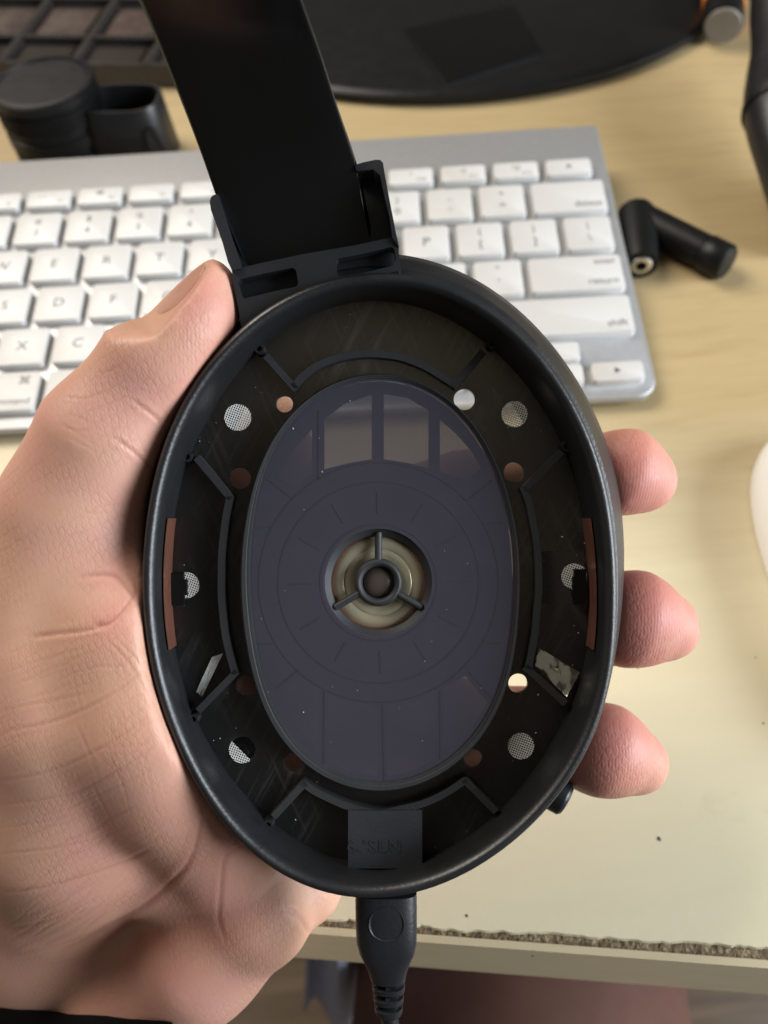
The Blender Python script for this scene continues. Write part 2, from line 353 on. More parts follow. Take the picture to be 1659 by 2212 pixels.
# ------------------------------------------------------------------ ear cup contours (measured outlines, each at its own depth)
S2V = 1659 / 2448
RO_ = [(480,1600),(499,1494),(525,1408),(559,1321),(602,1244),(646,1176),(709,1099),(781,1036),(848,988),(911,945),(1003,904),(1090,880),(1200,872),(1277,875),(1345,884),(1441,911),(1538,959),(1610,1007),(1682,1085),(1755,1167),(1817,1263),(1875,1375),(1914,1476),(1938,1572),(1952,1645),(1967,1810),(1966,1890),(1959,2027),(1943,2210),(1914,2307),(1875,2380),(1822,2471),(1755,2563),(1682,2640),(1610,2703),(1513,2770),(1417,2818),(1335,2843),(1200,2864),(1075,2852),(1003,2833),(930,2804),(858,2761),(781,2698),(709,2621),(651,2544),(607,2471),(569,2399),(530,2307),(504,2221),(484,2114),(467,2050),(456,1960),(449,1850),(454,1738),(468,1655)]
FE_ = [(578,1572),(593,1475),(617,1425),(641,1375),(680,1306),(738,1224),(805,1133),(848,1094),(921,1038),(1017,995),(1099,972),(1200,964),(1321,976),(1417,1007),(1489,1048),(1562,1099),(1634,1181),(1706,1273),(1769,1369),(1808,1460),(1846,1572),(1860,1651),(1880,1834),(1872,2060),(1835,2210),(1770,2345),(1690,2465),(1590,2580),(1470,2682),(1344,2738),(1210,2760),(1094,2738),(1017,2708),(921,2655),(844,2601),(766,2524),(709,2442),(660,2356),(625,2280),(585,2180),(559,2070),(545,1900),(545,1786),(554,1651)]
BO_ = [(1100,815),(1200,812),(1280,817),(1345,827),(1441,863),(1538,906),(1620,956),(1672,1003),(1726,1060),(1788,1142),(1836,1215),(1877,1287),(1914,1369),(1943,1451),(1962,1523),(1974,1600),(1985,1700),(1990,1800),(1984,1900),(1968,2010),(1945,2150),(1905,2290),(1860,2385),(1800,2480),(1740,2555),(1660,2635),(1580,2700),(1490,2757),(1400,2798),(1300,2824),(1200,2830),(1080,2820),(980,2795),(870,2735),(790,2665),(720,2585),(660,2505),(610,2415),(560,2300),(520,2180),(485,2030),(470,1870),(472,1720),(482,1580),(500,1470),(520,1380),(545,1306),(593,1219),(631,1147),(660,1089),(699,1051),(757,993),(860,905),(980,845)]
NA = 176
ANG = np.linspace(0, 2 * math.pi, NA, endpoint=False)
def polar(pts, Z, src=True):
    P = np.array([V(p[0] * (S2V if src else 1), p[1] * (S2V if src else 1), Z)[:2] for p in pts])
    P = catmull(P, 10, True); a = np.arctan2(P[:, 1], P[:, 0]) % (2 * math.pi); r = np.hypot(P[:, 0], P[:, 1]); o_ = np.argsort(a)
    return np.interp(ANG, a[o_], r[o_], period=2 * math.pi)
def sm(r, k=2):
    for _ in range(k): r = 0.25 * np.roll(r, 1) + 0.5 * r + 0.25 * np.roll(r, -1)
    return r
rRO = sm(polar(RO_, 151.0)); rFE = sm(polar(FE_, 162.0)); rBO = sm(polar(BO_, 165.0))
rRI = rRO - 2.2
def low(r, n):
    f = np.fft.rfft(r); f[n + 1:] = 0; return np.fft.irfft(f, len(r))
rRO = low(rRO, 6); rFE = low(rFE, 6); rBO = low(rBO, 6); rRI = rRO - 2.2
def ring(r, Z): return np.c_[r * np.cos(ANG), r * np.sin(ANG), np.full(NA, 150.0 - Z)]

CROT = ROT
hp = empty("headphones", CUP_LOC, CROT, "black headphones with an open oval ear cup and no ear pad, held in the hand", "headphones")
bdx = low(np.maximum(rBO, rRO - 1.2), 6)
b = MB(); b.loft([ring(rFE + 0.05, 163.2), ring(rFE, 162.0), ring(0.85 * rFE + 0.15 * rRI, 160.2), ring(0.5 * rFE + 0.5 * rRI, 156), ring(rRI - 0.05, 151.6), ring(rRI + 0.25, 150.6), ring(rRI + 0.7, 150.15), ring(rRI + 1.2, 150.0), ring(rRO - 0.5, 150.25), ring(rRO - 0.12, 150.8), ring(rRO, 151.4),
                  ring(rRO - 0.15, 152.3), ring(rRO - 0.75, 152.9), ring(rRO - 0.8, 153.4), ring(0.75 * (rRO - 0.35) + 0.25 * bdx, 154.0), ring(0.6 * (rRO - 0.5) + 0.4 * bdx, 156), ring(0.25 * (rRO - 0.9) + 0.75 * (bdx - 0.1), 160), ring(bdx, 164.5), ring(bdx - 0.6, 168), ring(bdx - 2.2, 171), ring(bdx - 5, 173.2), ring(bdx - 11, 173.6), ring(bdx - 11.5, 172.8), ring(bdx - 6, 170), ring(rFE + 0.6, 164.5)], wrap=True)
b.build("ear_cup", MT['shell'], hp, 50)

# floor plate with real holes
HOLES = [(615,873,18),(519,1033,23),(1003,863,23),(1110,1020,22),(530,1482,22),(634,1647,21),(1119,1476,21),(1022,1638,20)]
GRILLES = [(514,902,29),(1111,895,28.5),(1125,1611,28.5),(524,1619,29),(403,1264,28),(1240,1245,28)]
DR_ = [(518,1250),(520,1194),(526,1140),(539,1084),(562,1000),(598,928),(656,867),(708,833),(760,813),(815,805),(866,811),(911,826),(966,858),(1000,889),(1042,941),(1075,1006),(1101,1078),(1114,1140),(1121,1194),(1124,1245),(1122,1300),(1118,1360),(1109,1423),(1084,1518),(1042,1590),(1009,1628),(944,1677),(879,1703),(815,1714),(748,1702),(680,1664),(624,1617),(581,1560),(559,1507),(543,1456),(532,1390),(522,1320)]
rDR = low(sm(polar(DR_, 158.5, False)), 6)
def circ(x, y, r, Z, n=20):
    c = V(x, y, Z); rm = r * Z / F; return [(c[0] + rm * math.cos(a), c[1] + rm * math.sin(a)) for a in np.linspace(0, 2 * math.pi, n, endpoint=False)]
def plate(outer, holes, w0, w1, extra=None):
    vs = []; es = []; loops = [outer] + holes; starts = []
    for lp in loops:
        s0 = len(vs); starts.append(s0); vs += [Vector((p[0], p[1])) for p in lp]; es += [(s0 + k, s0 + (k + 1) % len(lp)) for k in range(len(lp))]
    ov, oe, of, *_ = delaunay_2d_cdt(vs, es, [], 0, 1e-5)
    def inside(p, lp):
        c = False; j = len(lp) - 1
        for i in range(len(lp)):
            if (lp[i][1] > p[1]) != (lp[j][1] > p[1]) and p[0] < (lp[j][0] - lp[i][0]) * (p[1] - lp[i][1]) / (lp[j][1] - lp[i][1]) + lp[i][0]: c = not c
            j = i
        return c
    tri = []
    for f in of:
        c = (sum(ov[i][0] for i in f) / len(f), sum(ov[i][1] for i in f) / len(f))
        if inside(c, outer) and not any(inside(c, h) for h in holes): tri.append(f)
    b_ = MB(); n = len(ov)
    v = [(p[0], p[1], w0) for p in ov] + [(p[0], p[1], w1) for p in ov]
    f = [tuple(t) for t in tri] + [tuple(i + n for i in reversed(t)) for t in tri]
    cnt = {}
    for t in tri:
        for k in range(len(t)):
            e = (t[k], t[(k + 1) % len(t)]); cnt[tuple(sorted(e))] = None if tuple(sorted(e)) in cnt else e
    f += [(e[1], e[0], e[0] + n, e[1] + n) for e in cnt.values() if e]
    return b_.add(v, f)
ro2 = ring(rFE + 0.1, 162)[::2]
dr_in = [(p[0], p[1]) for p in ring(rDR - 0.6, 160)[::2]]
plate([(p[0], p[1]) for p in ro2], [circ(x, y, r, 162) for x, y, r in HOLES] + [circ(x, y, r - 1.2, 162) for x, y, r in GRILLES] + [dr_in], 150 - 162.0, 150 - 163.0).build("floor_plate", MT['plate'], hp, 20)
for k, (x, y, r) in enumerate(GRILLES):
    c = circ(x, y, r, 162, 28); w = 150 - 161.86
    if k == 3: c = [p for p in c if (p[0] - V(x, y, 162)[0]) * 0.72 + (p[1] - V(x, y, 162)[1]) * 0.69 < 0.15]
    MB().prism(c, w, w + 0.12).build("vent_mesh", MT['wire'], hp, 0)

# driver: raised oval wall, basket with openings, gauze, centre
rW = sm(1.25 - 0.45 * np.cos(ANG) - 0.45 * np.sin(ANG), 2)
b = MB(); b.loft([ring(rDR + 0.15, 162.3), ring(rDR, 158.9), ring(rDR - 0.15, 158.4), ring(rDR - 0.35, 158.2), ring(rDR - 0.6 * rW, 158.25), ring(rDR - 0.68 * rW, 158.5), ring(rDR - 0.78 * rW, 158.5), ring(rDR - rW, 158.55), ring(rDR - rW - 0.06, 158.8), ring(rDR - rW - 0.1, 161.5)], wrap=True)
drv = b.build("driver_ring", MT['rib'], hp, 40)
CX, CY = 817.5, 1258.0
rCE = rDR - rW
def cpt(r, a, Z): p = V(CX + r * math.cos(math.radians(a)), CY - r * math.sin(math.radians(a)), Z); return (p[0], p[1])
hole = [cpt(116, a, 158.9) for a in np.arange(0, 360, 6)]
plate([(p[0], p[1]) for p in ring(rCE, 158.9)[::2]], [hole], 150 - 158.85, 150 - 158.95).build("driver_cloth", MT['cloth'], drv, 20)
# basket behind the gauze: openings between the ribs
def cell(poly, Z=161.0): return [tuple(V(x, y, Z)[:2]) for x, y in poly]
CELLS = [[(700,905),(745,870),(803,852),(803,992),(755,1000),(700,1014)], [(829,850),(880,858),(926,885),(926,1012),(880,1000),(829,992)], [(950,905),(985,935),(1020,975),(1040,1010),(1010,1040),(975,1028),(950,1018)],
         [(674,925),(630,975),(600,1030),(635,1055),(674,1022)],
         [(708,1500),(760,1520),(815,1525),(815,1680),(760,1672),(708,1650)], [(838,1525),(890,1518),(942,1495),(942,1640),(890,1668),(838,1680)], [(960,1485),(1005,1460),(1055,1520),(1020,1575),(960,1625)], [(690,1490),(645,1460),(610,1500),(640,1565),(690,1635)]]
plate([(p[0], p[1]) for p in ring(rDR - 1.1, 161.5)[::2]], [[cpt(113, a, 161) for a in np.arange(0, 360, 8)]] + [cell(c) for c in CELLS], 150 - 160.8, 150 - 162.0).build("driver_basket", MT['dark'], drv, 20)
# creases pressed into the gauze
def strip(pts, wpx, Z, hgt, name, mat, parent):
    P = np.array([V(x, y, Z)[:2] for x, y in pts]); wm = wpx * Z / F / 2; L_, R_ = [], []
    for i in range(len(P)):
        t = P[min(i + 1, len(P) - 1)] - P[max(i - 1, 0)]; t /= np.linalg.norm(t); nn = np.array([-t[1], t[0]]) * wm
        L_.append(P[i] + nn); R_.append(P[i] - nn)
    w = 150 - Z
    rings = [[(*L_[i], w - hgt), (*L_[i], w), (*R_[i], w), (*R_[i], w - hgt)] for i in range(len(P))]
    return MB().loft(rings, True, True).build(name, mat, parent, 30)
ZC = 158.82
for r, a0, a1 in ((126, 0, 360), (217, 0, 360), (259, 0, 360)):
    strip([(CX + r * math.cos(math.radians(a)), CY - r * math.sin(math.radians(a))) for a in np.linspace(a0, a1, 97)], 2.6, ZC, 0.06, "crease", MT['crease'], drv)
for a in range(0, 360, 30):
    strip([(CX + r * math.cos(math.radians(a + 1)), CY - r * math.sin(math.radians(a + 1))) for r in (148, 172, 196)], 2.8, ZC, 0.06, "crease", MT['crease'], drv)
for pts in ([(688,885),(687,1035)], [(700,1492),(699,1655)], [(826,1522),(830,1700)], [(950,1492),(951,1640)], [(555,1139),(588,1138)], [(577,1034),(632,1078)], [(558,1391),(592,1390)], [(597,1487),(640,1450)],
            [(1050,1131),(1082,1128)], [(1012,1078),(1062,1038)], [(1012,1450),(1064,1512)], [(1052,1388),(1080,1390)]):
    strip(pts, 2.8, ZC, 0.06, "crease", MT['crease'], drv)
# centre: frame ring, amber film, spider of three arms, dome
cring = MB()
def CP(r, a, Z): p = V(CX + r * math.cos(a), CY - r * math.sin(a), Z); return p
aa = np.linspace(0, 2 * math.pi, 72, endpoint=False)
def cring_at(r, Z, dx=0, dy=0):
    out = []
    for a in aa: p = V(CX + dx, CY + dy, Z); out.append((p[0] + r * 158.9 / F * math.cos(a), p[1] + r * 158.9 / F * math.sin(a), 150 - Z))
    return out
cen = MB().loft([cring_at(121, 158.95), cring_at(118, 159.4), cring_at(104, 160.0), cring_at(102, 160.3), cring_at(102, 161.6), cring_at(121, 161.6)], wrap=True).build("centre_ring", MT['rib'], drv, 40)
prof = [(100, 161.5), (95, 161.2), (88, 161.05), (80, 161.1), (76, 161.25), (73, 161.4), (70, 161.25), (62, 161.4), (50, 161.8), (38, 162.2), (20, 162.3)]
MB().loft([cring_at(r, z) for r, z in ((104, 161.5), (103.5, 161.0), (101, 160.95), (99, 161.45), (99, 161.8))]).build("copper_edge", MT['copper'], drv, 40)
MB().loft([cring_at(r, z) for r, z in prof], False, True).build("driver_film", MT['amber'], drv, 60)
hub = [(53, 160.6), (52, 159.6), (48, 159.0), (43, 158.9), (38, 159.2), (35, 159.9), (34.5, 160.8), (44, 161.3)]
MB().loft([cring_at(r, z) for r, z in hub], wrap=True).build("centre_hub", MT['rib'], drv, 60)
MB().loft([cring_at(35, 160.9), cring_at(31, 160.5), cring_at(22, 160.15), cring_at(10, 159.95), cring_at(2, 159.95)], False, True).build("dome_cap", MT['dome'], drv, 60)
for a in (90, 210, 330):
    q = math.radians(a); p0, p1 = CP(48, q, 159.8), CP(108, q, 160.0)
    MB().tube([p0, p1], 0.68, 10).build("spider_arm", MT['rib'], drv, 60)

# moulded ribs on the floor
def rib(pts, wpx=15, Ztop=159.6): return strip(catmull(pts, 6) if len(pts) > 2 else pts, wpx, Ztop, 162.2 - Ztop, "floor_rib", MT['rib'], hp)
rib([(574,768),(640,842)]); rib([(633,836),(655,812),(676,795),(710,779),(745,769),(780,764),(815,764),(850,768),(879,775),(914,789),(944,806),(985,832)]); rib([(978,836),(1044,759)])
rib([(424,988),(499,1077)]); rib([(497,1072),(489,1110),(484,1145),(479,1195),(478,1243),(478,1285),(481,1325),(486,1368),(494,1406),(508,1456)]); rib([(512,1450),(428,1536)])
rib([(591,1765),(660,1690)]); rib([(652,1690),(674,1706),(696,1718),(745,1740),(790,1753),(828,1756),(862,1749),(911,1737),(960,1715),(1008,1684)]); rib([(1003,1684),(1072,1754)])
rib([(1214,975),(1132,1058)]); rib([(1130,1052),(1143,1085),(1150,1119),(1158,1160),(1162,1195),(1164,1243),(1164,1280),(1161,1310),(1155,1373),(1141,1446)]); rib([(1134,1440),(1222,1520)])
for x, y in ((563,757),(408,988),(421,1550),(581,1776),(1061,746),(1220,966)):
    def at(p, c=V(x, y, 161)): return (c[0] + p[0], c[1] + p[1], p[2])
    MB().lathe([(1.05, -12.2), (1.0, -9.6), (0.9, -9.4), (0.5, -9.4), (0.45, -10.8)], 16, at, False, True).build("screw_post", MT['shell'], hp, 40)
# moulded tab with raised lettering at the bottom
tabp = [tuple(V(x, y, 158.8)[:2]) for x, y in ((752,1752),(912,1752),(912,1876),(752,1876))]
tab = MB().prism(tabp, 150 - 158.8, 150 - 162).build("label_tab", MT['tab'], hp, 20)
def text_mesh(body, size, name, mat, parent, extrude=0.0, align='CENTER'):
    cu = bpy.data.curves.new("tmp_text", 'FONT'); cu.body = body; cu.size = size; cu.align_x = align; cu.align_y = 'CENTER'; cu.extrude = extrude; cu.resolution_u = 3; cu.space_character = 1.25 if "SLN" in body else 1.0
    ob = bpy.data.objects.new("tmp_text", cu); COL.objects.link(ob)
    dg = bpy.context.evaluated_depsgraph_get(); me = bpy.data.meshes.new_from_object(ob.evaluated_get(dg)); bpy.data.objects.remove(ob); bpy.data.curves.remove(cu)
    me.name = name; me.materials.clear(); me.materials.append(mat)
    o_ = bpy.data.objects.new(name, me); return link(o_, parent)
lt = text_mesh("6.'SLN", 0.0030, "raised_lettering", MT['rib'], tab, 0.00005); p = V(808, 1829, 158.72); lt.location = tuple(p * MM)
# copper tapes on the inner wall, black clips and foil stickers
def wall_strip(y0, y1, left, name, mat, lo=0.05, hi=0.95, off=0.12):
    n = 26; rows = [[], [], [], []]
    for yv in np.linspace(y0, y1, n):
        v_ = V(0, yv, 158)[1]
        idx = [k for k in range(NA) if (math.cos(ANG[k]) < 0) == left]
        rr_ = {}
        for nm, arr in (("f", rFE), ("i", rRI)):
            ys = arr[idx] * np.sin(ANG[idx]); xs = arr[idx] * np.cos(ANG[idx]); o_ = np.argsort(ys); rr_[nm] = np.interp(v_, ys[o_], xs[o_])
        sgn = 1 if left else -1
        for k, (t_, of) in enumerate(((lo, off), (hi, off), (hi, off - 0.1), (lo, off - 0.1))):
            x_ = rr_["f"] + (rr_["i"] - rr_["f"]) * t_ + sgn * of; z_ = 162 + (151.6 - 162) * t_
            rows[k].append((x_, v_ + rng.normal(0, 0.02), 150 - z_))
    MB().loft(rows, closed=False, wrap=True).build(name, mat, hp, 40)
wall_strip(1120, 1400, True, "copper_tape", MT['copper'], 0.03, 0.62, 0.4)
wall_strip(1120, 1400, False, "copper_tape", MT['copper'], 0.03, 0.62, 0.4)
def slab(poly, Z0, Z1, name, mat, parent=hp): return MB().prism([tuple(V(x, y, Z0)[:2]) for x, y in poly], 150 - Z0, 150 - Z1).build(name, mat, parent, 20)
slab([(368,1238),(396,1238),(396,1252),(403,1252),(403,1286),(397,1286),(397,1308),(370,1308)], 160.6, 161.95, "side_clip", MT['dark'])
slab([(1241,1230),(1266,1230),(1266,1306),(1241,1306),(1241,1290),(1238,1290),(1238,1246),(1241,1246)], 160.6, 161.95, "side_clip", MT['dark'])
slab([(1165,1191),(1262,1191),(1262,1305),(1165,1305)], 161.93, 162.0, "clear_film", MT['case'])
def crumple(poly, Z, amp, name, mat, n=9):
    A = [V(x, y, Z) for x, y in poly]; v = []; f = []
    for i in range(n + 1):
        for j in range(n + 1):
            s, t = i / n, j / n; p = (1 - s) * (1 - t) * A[0] + s * (1 - t) * A[1] + s * t * A[2] + (1 - s) * t * A[3]
            v.append((p[0], p[1], p[2] + rng.uniform(0, amp)))
    for i in range(n):
        for j in range(n): f.append((i * (n + 1) + j, (i + 1) * (n + 1) + j, (i + 1) * (n + 1) + j + 1, i * (n + 1) + j + 1))
    return mesh(name, v, f, mat, hp, 60)
crumple([(458,1419),(482,1411),(437,1505),(424,1494)], 161.6, 0.25, "foil_sticker", MT['foil'], 7)
crumple([(1163,1398),(1252,1452),(1222,1503),(1155,1437)], 161.4, 0.95, "foil_sticker", MT['goldfoil'], 8)

# yoke bracket and headband
BR = lambda x, y, Z: V(600 * S2V + x * 0.4822 * S2V, 400 * S2V + y * 0.4822 * S2V, Z)
def bslab(poly, Z0, Z1, holes=(), name="bracket_body", mat=None, parent=hp):
    return plate([tuple(BR(x, y, Z0)[:2]) for x, y in poly], [[tuple(BR(x, y, Z0)[:2]) for x, y in h] for h in holes], 150 - Z0, 150 - Z1).build(name, mat or MT['bracket'], parent, 25)
slotL = [(325,1035),(345,1015),(500,978),(690,940),(712,955),(727,1040),(715,1065),(560,1098),(375,1143),(350,1125)]
slotR = [(975,905),(990,880),(1150,848),(1335,803),(1362,815),(1374,890),(1355,925),(1180,970),(1000,1000),(985,980)]
body = [(288,955),(500,905),(760,850),(1100,792),(1352,738),(1385,800),(1408,945),(1395,960),(1250,990),(1080,1050),(900,1100),(700,1150),(560,1220),(440,1290),(350,1330),(330,1200),(300,1060)]
bslab(body, 152.2, 155.0, [slotL, slotR])
bslab([(292,960),(1350,744),(1383,802),(1402,940),(1250,980),(1080,1040),(900,1085),(700,1135),(560,1200),(440,1275),(355,1310),(335,1200),(305,1060)], 155.8, 160, (), "bracket_back")
wl = [(150,520),(160,480),(195,457),(205,470),(240,620),(285,780),(330,900),(348,945),(288,955)]
left_out = catmull([(142,505),(150,475),(172,458),(196,456)], 4).tolist()
bslab(left_out + [(225,560),(262,690),(300,800),(350,945),(288,957),(262,900),(225,770),(180,640),(150,560)], 151.6, 160, (), "bracket_arm")
bslab([(1100,262),(1150,245),(1238,226),(1270,228),(1288,248),(1302,340),(1340,540),(1372,700),(1392,800),(1350,745),(1330,600),(1300,480),(1270,330),(1225,290),(1112,300)], 151.6, 160, (), "bracket_arm")
bslab([(1090,270),(1240,240),(1300,420),(1345,620),(1360,745),(1200,770),(1130,500)], 157, 160, (), "bracket_back")
bslab([(190,470),(350,700),(420,930),(345,945),(270,760),(215,560)], 157, 160, (), "bracket_back")
# headband: a wide strip that rises out of the bracket towards the viewer
Lp = [(533,590,157.5),(522,560,157),(492,490,155.5),(467,425,153),(437,340,149),(401,245,144),(345,105,136),(297,-5,129),(250,-110,122)]
Rp = [(815,530,157.5),(803,500,157),(787,420,155),(777,375,153),(757,310,149),(731,235,144),(691,110,136),(655,8,129),(618,-95,122)]
Lc = catmull(Lp, 8); Rc = catmull(Rp, 8); rings = []
for l_, r_ in zip(Lc, Rc):
    a = V(*l_); c = V(*r_); t_ = (c - a) / np.linalg.norm(c - a); up = np.cross(t_, (0.35, 0.9, 0.3)); up /= np.linalg.norm(up)
    if up[2] < 0: up = -up
    prof_ = [(0, -0.25), (0.42, 0.2), (0.8, 0.3), (6, 0.5)]; Ln = np.linalg.norm(c - a)
    top = [a + t_ * s + up * h for s, h in prof_] + [a + t_ * (Ln - s) + up * h for s, h in reversed(prof_)]
    bot = [a + t_ * (Ln - 0.1) - up * 0.9, a + t_ * (Ln - 0.6) - up * 1.3, a + t_ * 0.6 - up * 1.3, a + t_ * 0.1 - up * 0.9]
    rings.append(top + bot)
MB().loft(rings, True, True).build("headband", MT['band'], hp, 40)
# outer hinge knob showing below the cup's lower right
kp = [V(1168, 1700, 171), V(1200, 1722, 171), V(1226, 1738, 171)]
b = MB(); kpth = catmull([V(1140, 1684, 174.5), V(1180, 1705, 173.5), V(1205, 1718, 172.8), V(1219, 1727, 172.4), V(1227, 1732, 172.2)], 5)
b.tube(kpth, np.interp(np.linspace(0, 1, len(kpth)), [0, .5, .75, .9, .97, 1], [3.3, 3.4, 3.3, 2.7, 1.9, 0.6]), 20); b.build("outer_knob", MT['cable'], hp, 70)
# dust and lint
b = MB()
for k in range(120):
    a = rng.uniform(0, 2 * math.pi); i = int(a / (2 * math.pi) * NA) % NA; zone = rng.uniform()
    if zone < 0.88: rr = rDR[i] + 0.8 + (rFE[i] - rDR[i] - 1.2) * rng.uniform() ** 0.6; Z = 161.93
    else: rr = rDR[i] * rng.uniform(0.42, 0.95); Z = 158.78
    u, v_ = rr * math.cos(a), rr * math.sin(a); s = rng.choice([0.04, 0.055, 0.075, 0.11], p=[.45, .3, .18, .07]); el = rng.uniform(1, 2.4); q0 = rng.uniform(0, 3.14)
    pts = [(u + s * el * math.cos(q + 0) * math.cos(q0) - s * math.sin(q) * math.sin(q0), v_ + s * el * math.cos(q) * math.sin(q0) + s * math.sin(q) * math.cos(q0), 150 - Z) for q in np.linspace(0, 2 * math.pi, 6, endpoint=False)]
    b.add(pts + [(u, v_, 150 - Z + s)], [(j, (j + 1) % 6, 6) for j in range(6)])
o = b.build("dust_specks", MT['dust'], hp, 0); tag(o, kind="stuff")

# ------------------------------------------------------------------ cable plugged into the bottom of the cup
cab = empty("audio_cable", tuple(CUP_LOC + np.array(M @ np.array([0, 54.0, 6.0])) * MM), CROT, "black audio cable plugged into the bottom of the oval ear cup", "cable")
CO = np.array([0, -54.0, -6.0])
def cring2(cx, cy, hw, hd, Z, n=28, pw=3.2):
    c = V(cx, cy, Z) - CO; out = []; hwm = hw * Z / F
    for q in np.linspace(0, 2 * math.pi, n, endpoint=False):
        cs, sn = math.cos(q), math.sin(q); out.append((c[0] + hwm * math.copysign(abs(cs) ** (2 / pw), cs), c[1], c[2] + hd * math.copysign(abs(sn) ** (2 / pw), sn)))
    return out
rings = [cring2(834, 1925, 66, 3.4, 158), cring2(834, 1950, 66.5, 3.5, 158), cring2(834.5, 2000, 66, 3.5, 158), cring2(835, 2030, 65, 3.5, 158.3), cring2(836, 2055, 59, 3.4, 158.6), cring2(836.5, 2072, 51, 3.2, 159, pw=3), cring2(837.5, 2090, 43, 3.0, 159.4, pw=2.8), cring2(838, 2108, 38.5, 2.9, 160, pw=2.6), cring2(838.5, 2114, 37.5, 2.8, 160, pw=2.5)]
plug = MB().loft(rings, True, True).build("plug", MT['cable'], cab, 50)
c = V(835, 1996, 154.6) - CO; rm = 38 * 154.6 / F
MB().loft([[(c[0] + r * rm * math.cos(q), c[1] + r * rm * math.sin(q), c[2] + h) for q in np.linspace(0, 2 * math.pi, 36, endpoint=False)] for r, h in ((1.03, -0.3), (1.0, 0.10), (0.97, 0.04), (0.8, -0.12), (0.5, -0.24), (0.1, -0.28))], False, True).build("thumb_dimple", MT['cable'], plug, 60)
for k, y in enumerate((2115, 2138, 2161)):
    MB().loft([cring2(839.5 - 0.5 * k, y - 1, 27 - k * 2, 1.9, 160.2), cring2(839.5, y + 12, 26 - k * 2, 1.9, 160.3)], True, True).build("strain_relief_neck", MT['dark'], cab, 40)
    MB().loft([cring2(839.5, y + 10.5, 35.0 - k * 2.6, 2.6, 160.3, pw=2.5), cring2(839.5, y + 11.7, 35.8 - k * 2.6, 2.75, 160.3, pw=2.5), cring2(839.5, y + 21.5, 35 - k * 2.6, 2.7, 160.4, pw=2.5), cring2(839.5, y + 23, 34 - k * 2.6, 2.5, 160.4, pw=2.5)], True, True).build("strain_relief_rib", MT['cable'], cab, 40)
    pc = V(838, y, 158.0) - CO; MB().box((pc[0] - 0.42, pc[1] - 1.15, pc[2] - 1), (pc[0] + 0.42, pc[1] + 0.4, pc[2] + 0.05)).build("strain_relief_bridge", MT['cable'], cab, 0)
MB().loft([cring2(839, 2183, 28, 2.4, 160.5, pw=2.3), cring2(840, 2189, 27, 2.3, 160.6, pw=2.2), cring2(840, 2192, 24, 2.1, 160.6, pw=2.1)], True, True).build("strain_relief_end", MT['cable'], cab, 40)
MB().tube([V(840, 2186, 160.6) - CO, V(845, 2225, 161) - CO, V(855, 2260, 163) - CO, V(862, 2330, 168) - CO], 1.55, 14).build("cord", MT['cable'], cab, 60)

# ------------------------------------------------------------------ the hand: one continuous skin grown from a smooth union of tapered limbs
CAPS = [  # x1,y1,Z1,r1, x2,y2,Z2,r2, blend
 (448,616,156,4.5, 424,660,155.5,6.1, 3), (424,660,155.5,6.1, 396,712,155.5,7.0, 4), (396,712,155.5,7.0, 333,795,156.5,7.9, 8), (333,795,156.5,7.9, 228,950,160,10.8, 8), (228,950,160,10.8, 165,1120,165,13.2, 7), (165,1120,165,13.2, 135,1320,171,17.5, 8),
 (135,1320,171,17.5, 195,1500,173,21, 9), (195,1500,173,21, 190,1720,183,21.5, 9), (190,1720,183,21.5, 120,1950,213,22, 9), (120,1950,213,22, 60,2130,242,26, 9), (60,2130,242,26, 0,2420,272,29, 9),
 (235,1180,165,9, 290,1380,161.5,12, 7), (290,1380,161.5,12, 332,1560,161.5,12.5, 7), (332,1560,161.5,12.5, 390,1690,166,12, 7), (390,1690,166,12, 470,1800,174,11, 6), (455,1790,176,11, 525,1900,179,11, 6), (380,1780,184,13, 470,1900,188,13, 7),
 (330,1060,183,10, 560,940,188,9, 5), (560,940,188,9, 640,1120,190,10, 5), (430,1000,186,10, 600,1180,190,11, 5),
 (300,1450,186,14, 620,1260,190,12, 6), (360,1650,187,15, 660,1560,190,12, 6), (300,1450,187,14, 400,1800,188,15, 6),
 (400,1800,187,15, 610,1840,186,11.5, 5), (560,1830,186,11.5, 652,1912,183,8.4, 1.2), (600,1860,187,11, 558,1972,177,10.5, 2.5), (558,1972,177,10.5, 440,2072,181,11, 1.6), (440,2072,181,11, 305,2215,197,13, 6), (305,2215,197,13, 210,2420,225,17, 8), (420,1840,199,15, 400,1980,209,15, 6), (400,1980,203,16, 230,2260,230,23, 11),
 (560,1200,190,11, 1000,1068,187.5,9, 3), (1000,1068,187.5,9, 1190,1035,184.5,8.4, 2), (1190,1035,184.5,8.4, 1355,1022,175.5,8.1, 2), (1355,1022,175.5,8.1, 1400,1040,176,5.4, 3),
 (610,1400,191,11, 1000,1345,188,9.3, 3), (1000,1345,188,9.3, 1200,1332,185.5,9.2, 2), (1200,1332,185.5,9.2, 1375,1338,175,9.0, 2), (1375,1338,175,9.0, 1442,1356,176,6.4, 3),
 (620,1600,191,11, 980,1560,188,9, 3), (980,1560,188,9, 1150,1580,185.5,8.8, 2), (1150,1580,185.5,8.8, 1310,1622,176,8.6, 2), (1310,1622,176,8.6, 1376,1648,177,6.2, 3),
 (600,1780,191,10, 880,1760,189,8, 3), (880,1760,189,8, 1060,1720,186,7.5, 2)]
VOX = 0.75
lo = np.array([-88.0, -132.0, -90.0]); hi = np.array([62.0, 60.0, 10.0]); dims = np.ceil((hi - lo) / VOX).astype(int) + 1
gx, gy, gz = [(lo[k] + VOX * np.arange(dims[k])).astype(np.float32) for k in range(3)]
Dm = np.full(dims, 50.0, np.float32)
